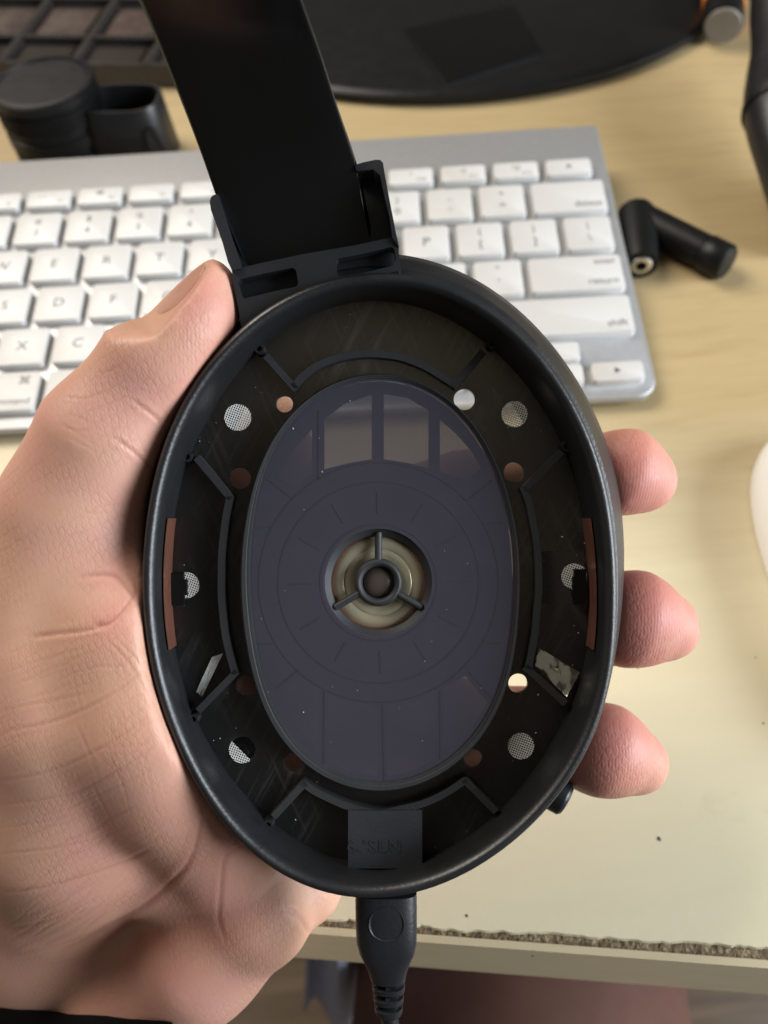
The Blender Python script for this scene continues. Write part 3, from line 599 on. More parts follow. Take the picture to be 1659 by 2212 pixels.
for cp in CAPS:
    a = V(*cp[0:3]); c = V(*cp[4:7]); r0, r1, k_ = cp[3], cp[7], cp[8]
    mn = np.minimum(a - r0, c - r1) - 14; mx_ = np.maximum(a + r0, c + r1) + 14
    i0 = np.clip(((mn - lo) / VOX).astype(int), 0, dims - 1); i1 = np.clip(((mx_ - lo) / VOX).astype(int) + 1, 1, dims)
    if (i1 <= i0).any(): continue
    X = gx[i0[0]:i1[0]][:, None, None] - a[0]; Y = gy[i0[1]:i1[1]][None, :, None] - a[1]; Zz = gz[i0[2]:i1[2]][None, None, :] - a[2]; d = c - a
    t_ = np.clip((X * d[0] + Y * d[1] + Zz * d[2]) / (d @ d), 0, 1)
    dd = np.sqrt((X - t_ * d[0]) ** 2 + (Y - t_ * d[1]) ** 2 + (Zz - t_ * d[2]) ** 2) - (r0 + t_ * (r1 - r0))
    sub = Dm[i0[0]:i1[0], i0[1]:i1[1], i0[2]:i1[2]]; h_ = np.clip(0.5 + 0.5 * (sub - dd) / k_, 0, 1)
    Dm[i0[0]:i1[0], i0[1]:i1[1], i0[2]:i1[2]] = sub * (1 - h_) + dd * h_ - k_ * h_ * (1 - h_)
# press the skin against the cup
UU, VV = np.meshgrid(gx, gy, indexing='ij'); aa2 = np.arctan2(VV, UU) % (2 * math.pi); rA = np.interp(aa2, ANG, rRO, period=2 * math.pi); rB = np.maximum(np.interp(aa2, ANG, bdx, period=2 * math.pi) - rA, 0)
fz = np.clip((-gz - 3.5) / 9.0, 0, 1)
d2 = (np.hypot(UU, VV)[:, :, None] - rA[:, :, None] - rB[:, :, None] * fz[None, None, :] - 0.12).astype(np.float32)
dc = np.maximum(d2, (-gz[None, None, :] - 24.6)); k_ = 1.6; nd_ = -dc
h_ = np.clip(0.5 - 0.5 * (Dm - nd_) / k_, 0, 1); Dm = Dm * (1 - h_) + nd_ * h_ + k_ * h_ * (1 - h_)
# flat of the thumbnail
fa, fb, fc_ = V(350, 686, 151.0), V(434, 588, 152.8), V(385, 622, 156.6)
nv = np.cross(fb - fa, fc_ - fa); nv /= np.linalg.norm(nv)
if nv[0] > 0: nv = -nv
fd = nv @ fa
def on_nail(x, y, off=0.0):
    kx, ky = (x - 829.5) / F, (y - 1106) / F
    Z = (fd + off - (nv @ np.array([-C0[0], -C0[1], 150.0]))) / (nv @ np.array([kx, -ky, -1.0])); return V(x, y, Z)
pn = ((gx[:, None, None]) * nv[0] + (gy[None, :, None]) * nv[1] + (gz[None, None, :]) * nv[2] - fd).astype(np.float32)
tp0, tp1 = V(454, 575, 156), V(336, 700, 157); td = tp1 - tp0; GX, GY, GZ = gx[:, None, None] - tp0[0], gy[None, :, None] - tp0[1], gz[None, None, :] - tp0[2]
tt_ = (GX * td[0] + GY * td[1] + GZ * td[2]) / (td @ td); near = np.clip(np.minimum((tt_ + 0.3) * 12, (1.42 - tt_) * 2.6), 0, 1)
far_ = np.sqrt((GX - tt_ * td[0]) ** 2 + (GY - tt_ * td[1]) ** 2 + (GZ - tt_ * td[2]) ** 2)
pn = np.where((near > 0) & (far_ < 14), pn - (1 - near) * 4.0, -30).astype(np.float32)
k_ = 0.9; h_ = np.clip(0.5 - 0.5 * (Dm - pn) / k_, 0, 1); Dm = Dm * (1 - h_) + pn * h_ + k_ * h_ * (1 - h_)
def nets(Dg):                                 # surface nets on the grid
    s = Dg < 0; nx, ny, nz = Dg.shape
    c8 = [(i, j, k) for i in (0, 1) for j in (0, 1) for k in (0, 1)]
    cnt = sum(s[i:nx - 1 + i, j:ny - 1 + j, k:nz - 1 + k].astype(np.int8) for i, j, k in c8)
    act = (cnt > 0) & (cnt < 8); idx = -np.ones(act.shape, np.int64); ids = np.argwhere(act); idx[act] = np.arange(len(ids))
    pos = np.zeros((len(ids), 3)); num = np.zeros(len(ids))
    val = {c: Dg[ids[:, 0] + c[0], ids[:, 1] + c[1], ids[:, 2] + c[2]] for c in c8}
    for c in c8:
        for ax in range(3):
            if c[ax] == 0:
                e = list(c); e[ax] = 1; e = tuple(e); va, vb = val[c], val[e]; m = (va < 0) != (vb < 0)
                t = np.where(m, va / np.where(va == vb, 1, va - vb), 0); p = np.repeat(np.array(c, float)[None], len(ids), 0); p[:, ax] += t
                pos[m] += p[m]; num[m] += 1
    pos = ids + pos / num[:, None]; quads = []
    for ax in range(3):
        a1, a2 = (ax + 1) % 3, (ax + 2) % 3; sl = [slice(None)] * 3; s0 = list(sl); s1 = list(sl); s0[ax] = slice(0, -1); s1[ax] = slice(1, None)
        ch = np.argwhere(s[tuple(s0)] != s[tuple(s1)]); ok = (ch[:, a1] > 0) & (ch[:, a2] > 0) & (ch[:, a1] < Dg.shape[a1] - 1) & (ch[:, a2] < Dg.shape[a2] - 1); ch = ch[ok]
        fl_ = s[tuple(s0)][ch[:, 0], ch[:, 1], ch[:, 2]]
        def g(o1, o2): q = ch.copy(); q[:, a1] -= o1; q[:, a2] -= o2; return idx[q[:, 0], q[:, 1], q[:, 2]]
        q4 = np.stack([g(0, 0), g(1, 0), g(1, 1), g(0, 1)], 1); q4[~fl_] = q4[~fl_][:, ::-1]; quads.append(q4)
    return pos, np.concatenate(quads)
pos, quads = nets(Dm)
P = lo + pos * VOX
for it in range(6):                           # relax the grid steps
    acc = np.zeros_like(P); n_ = np.zeros(len(P))
    for k in range(4):
        a, c = quads[:, k], quads[:, (k + 1) % 4]; np.add.at(acc, a, P[c]); np.add.at(acc, c, P[a]); np.add.at(n_, a, 1); np.add.at(n_, c, 1)
    P = P + (0.6 if it % 2 == 0 else -0.55) * (acc / n_[:, None] - P) if it < 4 else P + 0.3 * (acc / n_[:, None] - P)
def subdivide(P, Q):
    E_ = np.sort(np.concatenate([Q[:, [k, (k + 1) % 4]] for k in range(4)]), 1); key = E_[:, 0] * len(P) + E_[:, 1]
    uq, inv = np.unique(key, return_inverse=True); mid = (P[uq // len(P)] + P[uq % len(P)]) / 2; nq = len(Q); em = inv.reshape(4, nq).T + len(P)
    fc = P[Q].mean(1); fi = np.arange(nq) + len(P) + len(mid)
    PP = np.concatenate([P, mid, fc]); QQ = np.concatenate([np.stack([Q[:, k], em[:, k], fi, em[:, (k + 3) % 4]], 1) for k in range(4)]); return PP, QQ
# keep what the lens side can see at fine resolution: front of the hand only
P, quads = subdivide(P, quads)
def relax(P, Q, f, n):
    for _ in range(n):
        acc = np.zeros_like(P); n_ = np.zeros(len(P))
        for k in range(4):
            a, c = Q[:, k], Q[:, (k + 1) % 4]; np.add.at(acc, a, P[c]); np.add.at(n_, a, 1); np.add.at(acc, c, P[a]); np.add.at(n_, c, 1)
        P = P + f * (acc / n_[:, None] - P)
    return P
P = relax(P, quads, 0.5, 2)
def normals(P, Q):
    fn = np.cross(P[Q[:, 2]] - P[Q[:, 0]], P[Q[:, 3]] - P[Q[:, 1]]); N = np.zeros_like(P)
    for k in range(4): np.add.at(N, Q[:, k], fn)
    return N / (np.linalg.norm(N, axis=1)[:, None] + 1e-12)
Nn = normals(P, quads)
ctr = P.mean(0)
if (Nn * (P - ctr)).sum() < 0: quads = quads[:, ::-1]; Nn = -Nn
Zp = 150 - P[:, 2]; px = (P[:, 0] + C0[0]) * F / Zp + 829.5; py = 1106 - (P[:, 1] + C0[1]) * F / Zp
pix = np.c_[px, py]
CREASES = [  # points, depth mm, half width px, tint
 ([(282,861),(319,889),(347,912)], .5, 6, .5), ([(241,942),(286,975),(339,1020)], .5, 6, .5), ([(135,856),(184,861),(245,844)], .3, 5, .5), ([(205,806),(235,800),(262,790)], .25, 5, .4), ([(125,915),(165,930),(215,925)], .25, 5, .4),
 ([(165,1249),(234,1242),(265,1260),(297,1300)], .7, 8, .7), ([(200,1352),(243,1341),(297,1278)], .8, 9, .9), ([(60,1378),(120,1370),(180,1363),(243,1350)], .5, 7, .5), ([(223,1377),(270,1422),(315,1494),(350,1556),(382,1691)], .3, 4, .2),
 ([(240,1370),(290,1420),(335,1490),(365,1560)], .25, 4, .2), ([(0,1583),(135,1552),(252,1494),(315,1440)], .35, 5, .4), ([(0,1690),(120,1662),(230,1610),(330,1540)], .3, 5, .3), ([(0,1740),(150,1715),(260,1660),(350,1600)], .3, 5, .3),
 ([(441,1740),(430,1800),(402,1870),(319,1949),(221,2008),(120,2062)], .6, 9, .8), ([(497,1822),(483,1861),(475,1939),(473,1990),(490,2040)], .45, 7, .6), ([(483,1856),(502,1840),(525,1826)], .6, 6, .6), ([(0,1846),(150,1826),(300,1780)], .45, 6, .5),
 ([(0,1929),(98,1915),(235,1875),(330,1830)], .45, 6, .5), ([(0,2010),(110,1985),(230,1930)], .35, 6, .4), ([(0,1790),(120,1770),(240,1735)], .3, 5, .35), ([(668,2018),(655,1995),(640,1975),(610,1960)], .6, 8, .6), ([(0,2070),(140,2035),(260,1985)], .3, 5, .4),
 ([(20,1480),(120,1455),(220,1425)], .25, 4, .25), ([(60,1640),(90,1560),(110,1480)], .2, 4, .2), ([(140,1700),(175,1600),(190,1500)], .2, 4, .2), ([(230,1690),(250,1600),(262,1520)], .2, 4, .2), ([(300,1720),(312,1640),(318,1560)], .2, 4, .2)]
CREASES = [(p, d * 0.75, h, t) if len(p) > 3 or d > 0.45 else (p, d * 0.4, h * 0.7, t * 0.6) for p, d, h, t in CREASES]
for k in range(34):                           # fine lines running up to the right across the heel of the hand
    x0 = rng.uniform(-30, 190); y0 = rng.uniform(1420, 2080); ln_ = rng.uniform(90, 260); sl = -0.34 + rng.normal(0, 0.10) - 0.0005 * (y0 - 1750)
    CREASES.append(([(x0 + ln_ * t, y0 + ln_ * t * sl - 24 * t * t + rng.normal(0, 4)) for t in (0, .33, .66, 1)], rng.uniform(.05, .16), rng.uniform(3, 5), rng.uniform(.1, .35)))
for k in range(26):                           # and lines crossing them
    x0 = rng.uniform(110, 350); y0 = rng.uniform(1390, 1700); ln_ = rng.uniform(60, 170); sl = rng.uniform(0.12, 0.5)
    CREASES.append(([(x0 + ln_ * t * sl, y0 + ln_ * t + rng.normal(0, 3)) for t in (0, .33, .66, 1)], rng.uniform(.04, .12), rng.uniform(2.5, 4.5), rng.uniform(.05, .22)))
for k in range(16):                           # wrinkles over the thumb joint
    x0 = rng.uniform(120, 300); y0 = rng.uniform(800, 1260); ln_ = rng.uniform(40, 90); sl = rng.uniform(0.1, 0.75)
    CREASES.append(([(x0 + ln_ * t, y0 + ln_ * t * sl + rng.normal(0, 3)) for t in (0, .33, .66, 1)], rng.uniform(.04, .13), rng.uniform(2.5, 4.5), rng.uniform(.05, .25)))
tr_, tg_ = np.zeros(len(P)), np.zeros(len(P)); front = Nn[:, 2] > 0.05; disp = np.zeros(len(P))
for pts, dep, hw, tn in CREASES:
    c = catmull(pts, 10); sel = front & (px > c[:, 0].min() - 40) & (px < c[:, 0].max() + 40) & (py > c[:, 1].min() - 40) & (py < c[:, 1].max() + 40)
    ix = np.where(sel)[0]
    if len(ix) == 0: continue
    q = pix[ix]; best = np.full(len(ix), 1e9); tt = np.zeros(len(ix))
    for k in range(len(c) - 1):
        d = c[k + 1] - c[k]; t = np.clip(((q - c[k]) @ d) / (d @ d), 0, 1); e = np.hypot(*(q - c[k] - t[:, None] * d).T); m = e < best; best[m] = e[m]; tt[m] = (k + t[m]) / (len(c) - 1)
    env = np.clip(np.minimum(tt, 1 - tt) * 5, 0, 1); g = np.exp(-(best / hw) ** 2)
    hw *= 0.62; g = np.exp(-(best / hw) ** 2); disp[ix] -= 0.42 * dep * g * env; disp[ix] += 0.14 * dep * np.exp(-((best - 2.6 * hw) / (1.6 * hw)) ** 2) * env
    tg_[ix] = np.maximum(tg_[ix], tn * 0.42 * np.exp(-(best / (0.6 * hw)) ** 2) * env); tr_[ix] = np.maximum(tr_[ix], tn * 0.3 * np.exp(-(best / (2.6 * hw)) ** 2) * env)
P = P + Nn * disp[:, None]
def blob(x, y, r, a): return a * np.exp(-((px - x) ** 2 + (py - y) ** 2) / r ** 2)
red = blob(1350, 1010, 150, .95) + blob(1380, 1310, 170, 1) + blob(1300, 1610, 170, .95) + blob(440, 660, 80, .65) + blob(235, 1345, 60, .4) + blob(330, 1850, 300, .2) + blob(400, 830, 90, .25)
tr_ = np.clip(tr_ + red, 0, 1)
ridge = np.clip(blob(1400, 1050, 90, 1) + blob(1440, 1360, 110, 1) + blob(1370, 1670, 100, 1) + blob(430, 740, 80, .9) + blob(560, 2010, 140, .6), 0, 1)
keep_thigh = []
# the same person's leg under the desk, its shade put into the brown
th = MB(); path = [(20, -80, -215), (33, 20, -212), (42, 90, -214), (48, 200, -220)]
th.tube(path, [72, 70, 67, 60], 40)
nP = len(P); allv = P; faces = [tuple(q) for q in quads]
me = bpy.data.meshes.new("person"); me.from_pydata((allv * MM).tolist(), [], faces); me.polygons.foreach_set("use_smooth", [True] * len(me.polygons)); me.update()
ca = me.color_attributes.new("tint", 'FLOAT_COLOR', 'POINT'); cd = np.zeros((len(allv), 4), np.float32); cd[:nP, 0] = tr_; cd[:nP, 1] = tg_; cd[:nP, 2] = ridge; cd[:, 3] = 1
ca.data.foreach_set("color", cd.ravel()); me.materials.append(MT['skin'])
person = bpy.data.objects.new("person", me); link(person); person.matrix_world = Matrix.Translation(CUP_LOC) @ CROT.to_4x4()
tag(person, "person holding the oval ear cup in the left hand, reddish brown leg below the desk", "person")
lg_ = MB(); lg_.add([((np.array(p) - CUP_LOC / MM) @ np.array(CROT)) for p in th.v], th.f); lg_.build("shaded_leg", MT['legshade'], person, 60)
# thumbnail
nl = [(324,692),(336,674),(362,643),(392,611),(418,586),(440,569)]; nr = [(345,692),(368,671),(391,648),(411,626),(428,603),(444,578)]
b = MB(); rings = []
for l_, r_ in zip(catmull(nl, 4), catmull(nr, 4)):
    row = [on_nail(*(l_ + (r_ - l_) * t), 0.04 + 0.8 * t * (1 - t) - 0.9 * max(0, 1 - len(rings) / 6.0) ** 2) for t in np.linspace(0, 1, 7)]
    rings.append(row + [p - nv * 1.4 for p in reversed(row)])
b.loft(rings, True, True); b.build("thumbnail", MT['nail'], person, 60)
# dark cuff at the very bottom left
cols = np.linspace(-70, 372, 40); rows_ = []
for j, (dy, off) in enumerate(((0, 0.2), (1.5, 1.0), (6, 1.3), (30, 1.5), (60, 1.6))):
    row = []
    for x_ in cols:
        y_ = 2177 + 0.085 * x_ + dy + 1.2 * math.sin(x_ * 0.05); m = (np.abs(px - x_) < 14) & (np.abs(py - y_) < 14) & (Nn[:, 2] > 0)
        if not m.any(): m = np.hypot(px - x_, py - y_) < 45
        Zq = float(np.median(Zp[m])) if m.any() else 215.0
        row.append(V(x_, y_, Zq - off))
    rows_.append(row)
A_ = np.array(rows_)
for k in range(3): A_[:, 1:-1, 2] = 0.25 * A_[:, :-2, 2] + 0.5 * A_[:, 1:-1, 2] + 0.25 * A_[:, 2:, 2]
back = A_[::-1].copy(); back[:, :, 2] -= 2.5
MB().loft([list(r) for r in A_] + [list(r) for r in back], closed=False, wrap=True).build("cuff", MT['dark'], person, 50)

# ------------------------------------------------------------------ keyboard
KA = np.array([[0.9986, 0.0528, -0.0055], [-0.0531, 0.9931, -0.1044], [0.0, 0.1045, 0.9945]]); KT = np.array([-191.26, 203.29, 7.5])
kb = empty("keyboard", tuple(KT * MM), Matrix(KA.tolist()), "slim white-keyed aluminium keyboard lying on the desk behind the ear cup", "keyboard")
out = rrect(0, -1, 281, 131, 7, 6)
def kout(i): return [p if p[1] < 60 else (i if p[0] < 140 else 281 - i, min(131 - i, p[1] + (7 - (131 - i - p[1])) * 0 + 0)) for p in rrect(i, -1 + i, 281 - i, 131 - i, 7, 6)] if False else rrect(i, -1 + i, 281 - i, 131 - i, 7, 6)[14:] + [(281 - i, 130.2 - i), (280.2 - i, 131 - i), (0.8 + i, 131 - i), (i, 130.2 - i)]
MB().loft([[(x, y, z) for x, y in kout(i)] for i, z in ((0.6, -5.6), (0, -5.0), (0, -2.8), (0.35, -2.45))], True, True).build("case_top", MT['alu'], kb, 40)
b = MB(); b.lathe([(8.6, 0.5), (9, 1.5), (9, 279.5), (8.6, 280.5)], 28, lambda p: (p[2], 121.5 + p[0], -12.3 + p[1])); b.build("battery_tube", MT['alu'], kb, 40)
def key_mesh(w, h, z=0.3):
    return MB().loft([[(x, y, zz) for x, y in rrect(-w / 2 + i, -h / 2 + i, w / 2 - i, h / 2 - i, 1.3, 4)] for i, zz in ((0, -2.4), (0, z - 0.3), (0.08, z - 0.1), (0.3, z))], True, True)
kcache = {}; lcache = {}
def key(cx, cy, w, h, legends=()):
    kk = (round(w, 1), round(h, 1))
    if kk not in kcache:
        o_ = key_mesh(w, h).build("key", MT['key'], kb, 40); kcache[kk] = o_.data
    else: o_ = bpy.data.objects.new("key", kcache[kk]); link(o_, kb)
    o_.location = (cx * MM, cy * MM, 0)
    for body, dx, dy, sz, al in legends:
        lk = (body, sz, al)
        if lk not in lcache:
            l_ = text_mesh(body, sz * MM, "legend", MT['ink'], o_, 0.0, al); lcache[lk] = l_.data
        else: l_ = bpy.data.objects.new("legend", lcache[lk]); link(l_, o_)
        l_.location = (dx * MM, dy * MM, 0.33 * MM)
pt, Lm, KW = 19.05, 3.5, 16.2
nums = [("~", "`"), ("!", "1"), ("@", "2"), ("#", "3"), ("$", "4"), ("%", "5"), ("^", "6"), ("&", "7"), ("*", "8"), ("(", "9"), (")", "0"), ("_", "-"), ("+", "=")]
for i, (u_, d_) in enumerate(nums): key(Lm + 8 + pt * i, 88.6, KW, 15.8, ((u_, 0, 3.4, 4.2, 'CENTER'), (d_, 0, -2.6, 4.6, 'CENTER')))
key(264.2, 88.6, 26.2, 15.8, (("delete", 11.5, -4.2, 4.0, 'RIGHT'),))
key(Lm + 12.7, 69.6, 25.6, 15.8, (("tab", -11.5, -4.2, 4.0, 'LEFT'),))
for i, ch in enumerate("QWERTYUIOP"): key(Lm + 36.6 + pt * i, 69.6, KW, 15.8, ((ch, 0, 0, 5.6, 'CENTER'),))
for i, (u_, d_) in enumerate((("{", "["), ("}", "]"), ("|", "\\"))): key(Lm + 36.6 + pt * (10 + i), 69.6, KW, 15.8, ((u_, 0, 3.4, 4.2, 'CENTER'), (d_, 0, -2.6, 4.6, 'CENTER')))
key(Lm + 15, 50.5, 30.2, 15.8, (("caps lock", -13, -4.2, 4.0, 'LEFT'),))
for i, ch in enumerate("ASDFGHJKL"): key(Lm + 41.3 + pt * i, 50.5, KW, 15.8, ((ch, 0, 0, 5.6, 'CENTER'),))
for i, (u_, d_) in enumerate(((":", ";"), ('"', "'"))): key(Lm + 41.3 + pt * (9 + i), 50.5, KW, 15.8, ((u_, 0, 3.4, 4.2, 'CENTER'), (d_, 0, -2.6, 4.6, 'CENTER')))
key(261.7, 50.5, 31.4, 15.8, (("enter", 14, 4.8, 3.4, 'RIGHT'), ("return", 14, -4.2, 4.0, 'RIGHT')))
key(Lm + 19.8, 31.5, 39.8, 15.8, (("shift", -17, -4.2, 4.0, 'LEFT'),))
for i, ch in enumerate("ZXCVBNM"): key(Lm + 50.9 + pt * i, 31.5, KW, 15.8, ((ch, 0, 0, 5.6, 'CENTER'),))
for i, (u_, d_) in enumerate((("<", ","), (">", "."), ("?", "/"))): key(Lm + 50.9 + pt * (7 + i), 31.5, KW, 15.8, ((u_, 0, 3.4, 4.2, 'CENTER'), (d_, 0, -2.6, 4.6, 'CENTER')))
key(256.9, 31.5, 41, 15.8, (("shift", 18.5, -4.2, 4.0, 'RIGHT'),))
x = Lm
for w, lg in ((16.2, (("fn", -6, -4.2, 3.6, 'LEFT'),)), (16.2, (("control", -7, -4.2, 3.2, 'LEFT'),)), (16.2, (("option", -7, -4.2, 3.2, 'LEFT'),)), (21.2, (("\u2318", 8, 4.2, 4.4, 'RIGHT'), ("command", 9, -4.2, 3.6, 'RIGHT'))), (92.5, ()), (21.2, (("\u2318", -8, 4.2, 4.4, 'LEFT'), ("command", -9, -4.2, 3.6, 'LEFT'))), (16.2, (("option", -7, -4.2, 3.2, 'LEFT'),))):
    key(x + w / 2, 12.4, w, 15.8, lg); x += w + 2.85
key(231, 7.5, 16.2, 7.4, (("\u25C0", 0, 0, 2.6, 'CENTER'),)); key(250, 7.5, 16.2, 7.4, (("\u25BC", 0, 0, 2.6, 'CENTER'),)); key(250, 16.6, 16.2, 7.4, (("\u25B2", 0, 0, 2.6, 'CENTER'),)); key(269, 7.5, 16.2, 7.4, (("\u25B6", 0, 0, 2.6, 'CENTER'),))
ft = ["esc", "F1", "F2", "F3", "F4", "F5", "F6", "F7", "F8", "F9", "F10", "F11", "F12", "\u23CF"]; ic = {3: "\u25AD\u25AB", 4: "\u25A6", 7: "\u25C2\u25C2", 8: "\u25B8\u2016", 9: "\u25B8\u25B8", 10: "\u25C2", 11: "\u25C2)", 12: "\u25C2))"}
for i, nm in enumerate(ft):
    lg = [(nm, 5.6, -2.0, 2.3, 'RIGHT')] if 0 < i < 13 else [(nm, 0 if i else -5, 0, 3.0, 'CENTER')]
    if i in ic: lg.append((ic[i], 0, 1.2, 3.4, 'CENTER'))
    key(Lm + 8 + 19.6 * i, 104.6, 16.6, 8.4, lg)

# ------------------------------------------------------------------ other things on the desk
def at_world(name, loc, label, cat, rz=0.0): return empty(name, tuple(np.array(loc) * MM), Matrix.Rotation(rz, 3, 'Z'), label, cat)
# mouse
ms = at_world("computer_mouse", (131.5, 113, 0), "white computer mouse cut off by the right edge of the picture", "mouse", math.radians(-2))
rings = []
for t_, z in ((1.0, 0.8), (1.0, 4), (0.985, 7), (0.95, 10), (0.88, 13.5), (0.78, 16.5), (0.62, 19), (0.4, 20.6), (0.15, 21.3)):
    rings.append([(29 * t_ * math.copysign(abs(math.cos(q)) ** (2 / 3.2), math.cos(q)), 56 * t_ * math.copysign(abs(math.sin(q)) ** (2 / 2.6), math.sin(q)), z) for q in np.linspace(0, 2 * math.pi, 64, endpoint=False)])
MB().loft(rings, True, True).build("mouse_shell", MT['mouse'], ms, 60)
# round black stand base
dsk = at_world("round_base", (61.5, 538, 0), "large round matt black base at the back of the desk, square pad on top", "stand base")
MB().lathe([(160, 0), (163.5, 0.6), (164.8, 2.5), (164.6, 4.6), (163, 5.8), (160, 6.2), (1, 6.4)], 160, None, True, True).build("base_plate", MT['disc'], dsk, 40)
sq = [G(*p, 6.3)[:2] - np.array([61.5, 538]) for p in ((878,66),(1109,16),(1172,119),(966,187))]
MB().prism([tuple(p) for p in sq], 6.2, 7.4).build("square_pad", MT['padgloss'], dsk, 20)
# dark case with picture compartments, top left
o0 = G(-10, 176, 0); o1 = G(390, 184, 0); ux = (o1 - o0)[:2]; W_ = np.linalg.norm(ux); ux = ux / W_; uy = np.array([-ux[1], ux[0]])
tl = G(85, 0, 0)[:2] - o0[:2]
cs = at_world("picture_case", (o0[0], o0[1], 0), "dark smoky case divided into compartments with dim pictures inside", "case", math.atan2(ux[1], ux[0]))
Wc, Dc, Hc = W_ + 26, 150, 11
MB().box((-26, -3, 0), (Wc, Dc, Hc - 4)).build("case_tray", MT['case'], cs, 20)
nx = [-26, 4, 40, 76, Wc]; ny = [-3, 10, 50, 90, 130]
nx = [-24, 10, 46, 82, 118]; cellw = 31
for i in range(4):
    MB().box((nx[i] - 3.6, -2.8, Hc - 4), (nx[i] - 0.6, Dc - 0.2, Hc)).build("divider", MT['case'], cs, 20)
for j in (-3, 22, 62, 102): MB().box((-25.8, j, Hc - 4), (Wc - 0.2, j + 3, Hc - 0.4)).build("divider", MT['case'], cs, 20)
for i in range(4):
    for j, y0 in enumerate((2, 26.5, 66)):
        MB().box((nx[i] + 1.5, y0 + 2, Hc - 3.98), (nx[i] + cellw - 4, y0 + (17 if j == 0 else 30), Hc - 3.2)).build("picture", MT['photo'] if (j > 0) else MT['caseface'], cs, 0)
# lens standing on its end
ln = at_world("camera_lens", (-123, 365.5, 0), "black cylindrical camera lens standing capped beside the hollow hood", "camera lens")
LR = 20.5
MB().lathe([(LR - 1, 0), (LR, 0.8), (LR, 7.5), (LR - 0.9, 8.2), (LR - 0.9, 10), (LR + 0.5, 10.6), (LR + 0.5, 15), (LR - 0.6, 15.7), (LR - 0.6, 18), (LR + 0.2, 18.6), (LR + 0.2, 26), (LR - 0.8, 26.6), (LR - 0.8, 28.0)], 72).build("lens_barrel", MT['soft'], ln, 35)
b = MB()
for k in range(60):
    q = 2 * math.pi * k / 60; b.box((LR + 0.2, -0.55, 19.4), (LR + 0.85, 0.55, 25.2), lambda p, q=q: (p[0] * math.cos(q) - p[1] * math.sin(q), p[0] * math.sin(q) + p[1] * math.cos(q), p[2]))
b.build("grip_ring", MT['soft'], ln, 0)
MB().lathe([(LR + 0.4, 27.8), (LR + 0.9, 28.4), (LR + 0.9, 31.4), (LR, 32.2), (LR - 2, 32.4), (LR - 2.4, 31.7), (1, 31.7)], 72).build("lens_cap", MT['soft'], ln, 35)
# hollow hood
hd = at_world("lens_hood", (-93, 361, 0), "black hollow lens hood lying beside the lens with its opening up", "lens hood", math.radians(-7))
def oval(a, bb, z, pw=3.0, n=56): return [(a * math.copysign(abs(math.cos(q)) ** (2 / pw), math.cos(q)), bb * math.copysign(abs(math.sin(q)) ** (2 / pw), math.sin(q)), z) for q in np.linspace(0, 2 * math.pi, n, endpoint=False)]
MB().loft([oval(18.8, 13.5, 0), oval(19, 13.8, 0.8), oval(17.2, 11.8, 24), oval(16.8, 11.4, 24.8), oval(15.9, 10.5, 24.8), oval(15.6, 10.2, 24), oval(16.5, 11.2, 3), oval(2, 2, 2.6)], True, True).build("hood_wall", MT['leather'], hd, 40)
MB().loft([[(12.5, -14.6, 0.2), (9, -14.2, 0.2), (11.5, -12.6, 17)], [(19.6, -11, 0.2), (20.4, -8, 0.2), (14.8, -11.6, 19)]], True, True, closed=True).build("hood_flap", MT['leather'], hd, 20)
# loose black cable end at the far left
ce = at_world("rolled_cable", (-186, 459, 0), "small black rolled cable cut off by the left edge of the picture", "cable")
b = MB()
for k in range(3):
    b.tube([(13 * math.cos(q) , 13 * math.sin(q) * 1.1, 4 + 5 * k) for q in np.linspace(0, 2 * math.pi, 33)], 3.6, 10)
b.build("coil", MT['soft'], ce, 60)
# right: padded black headband of another pair running along the right edge
st_pts = [(1668,-40,40),(1655,40,34),(1658,110,30),(1652,180,26),(1652,240,24),(1664,310,20),(1684,380,15),(1706,450,12),(1730,520,9)]
sp = np.array([G(*p) for p in st_pts]) + np.array([9.5, 0, 0])
st = at_world("padded_strap", tuple(sp[4] * np.array([1, 1, 0])), "black padded strap standing along the right edge of the desk", "strap")
pc = catmull(sp, 6) - sp[4] * np.array([1, 1, 0]); rad = np.interp(np.linspace(0, 1, len(pc)), [0, .15, .3, .5, .65, 1], [17, 15, 15.5, 17, 16, 15])
MB().tube(pc, rad, 20, True, 0.8).build("padding", MT['leather'], st, 60)
for k in (24,):
    MB().tube([pc[k], pc[k] + (pc[k + 1] - pc[k]) * 0.9], rad[k] + 0.6, 20, True, 0.82).build("band_seam", MT['soft'], st, 60)
# small torch with a grey end and an orange ring
kc = G(1556, 50, 10); 
tc = at_world("torch", (kc[0], kc[1], 0), "small black torch with grey end cap and orange ring beside the round base", "torch")
ax = np.array([0.28, 0.95, 0.12]); ax /= np.linalg.norm(ax); a1 = np.cross(ax, (0, 0, 1)); a1 /= np.linalg.norm(a1); a2 = np.cross(a1, ax)
TT = lambda p: tuple(np.array([0, -4, 10.2]) + a1 * p[0] + a2 * p[1] + ax * p[2])
MB().lathe([(7.6, 0), (8.1, 0.6), (8.1, 1.6)], 40, TT).build("end_cap", MT['greycap'], tc, 40)
MB().lathe([(8.3, 1.4), (9.0, 1.8), (9.0, 15), (8.4, 15.6)], 40, TT).build("barrel", MT['soft'], tc, 40)
MB().lathe([(8.6, 15.2), (9.6, 15.8), (9.6, 30), (8.6, 31)], 40, TT).build("orange_ring", MT['orange'], tc, 40)
MB().lathe([(8.4, 30.6), (9, 31.2), (9, 60), (8, 61)], 40, TT).build("barrel", MT['soft'], tc, 40)
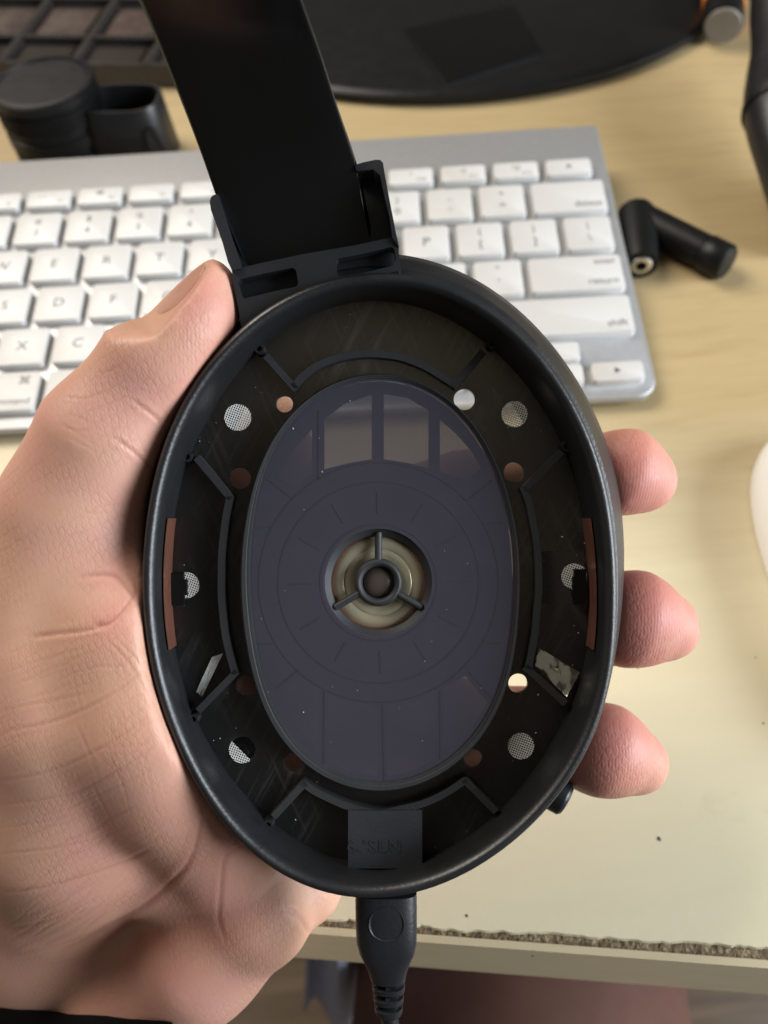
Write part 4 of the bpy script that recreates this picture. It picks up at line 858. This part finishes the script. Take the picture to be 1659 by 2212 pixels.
# right-angled jack adapter by the keyboard
adp = at_world("jack_adapter", (105, 272, 0), "black right-angled headphone jack adapter lying against the keyboard", "adapter")
A0 = np.array([105.0, 272.0, 0])
pa, pb = G(1392, 478, 6.6), G(1572, 570, 6.2); dv = (pb - pa) / np.linalg.norm(pb - pa)
MB().tube([pa - A0, pa + dv * 26 - A0], 6.2, 24).build("jack_sleeve", MT['soft'], adp, 50)
MB().tube([pa + dv * 26.0 - A0, pa + dv * 26.6 - A0, pb - dv * 1.2 - A0, pb - A0], [6.0, 6.6, 6.6, 5.6], 24).build("jack_cap", MT['soft'], adp, 50)
qa, qb = G(1374, 462, 7), G(1385, 572, 6.4); qv = (qb - qa) / np.linalg.norm(qb - qa)
MB().tube([qa - qv * 1.5 - A0, qa - A0, qa + qv * 10 - A0, qb - qv * 4 - A0, qb - A0], [4.6, 6.8, 6.8, 6.2, 5.8], 24).build("socket_body", MT['soft'], adp, 50)
b2 = np.cross(qv, (0, 0, 1)); b2 /= np.linalg.norm(b2); b3 = np.cross(b2, qv)
TQ = lambda p: tuple(qb - A0 + b2 * p[0] + b3 * p[1] + qv * p[2])
MB().lathe([(3.7, -1), (3.7, 0.5), (3.3, 0.8), (1.9, 0.8), (1.8, -0.5)], 28, TQ).build("socket_ring", MT['steel'], adp, 40)
MB().lathe([(1.85, 0.2), (0.2, 0.2)], 20, TQ).build("socket_hole", MT['dark'], adp, 0)
# pale cloth hanging below the desk edge
b = MB(); rows = []
for k in range(15):
    s = k / 14; row = []
    for j in range(8):
        t_ = j / 7; a = np.array(G(672 - 20 * t_, 2050, -60 - 260 * t_)); c = np.array(G(800, 2050, -60 - 260 * t_)); p = a + (c - a) * s; p = p + np.array([0, 8 * math.sin(s * 9) + 30 - 60 * t_ , 0]); row.append(tuple(p))
    rows.append(row)
ctr_ = np.array(rows[7][0]); cl = at_world("hanging_cloth", (ctr_[0], ctr_[1], ctr_[2]), "pale blue grey cloth hanging below the desk's front edge", "cloth")
b.loft([[tuple(np.array(p) - ctr_) for p in r] for r in rows], closed=False); o = b.build("cloth_sheet", MT['blue'], cl, 60)
sm_ = o.modifiers.new("thickness", 'SOLIDIFY'); sm_.thickness = 0.0015
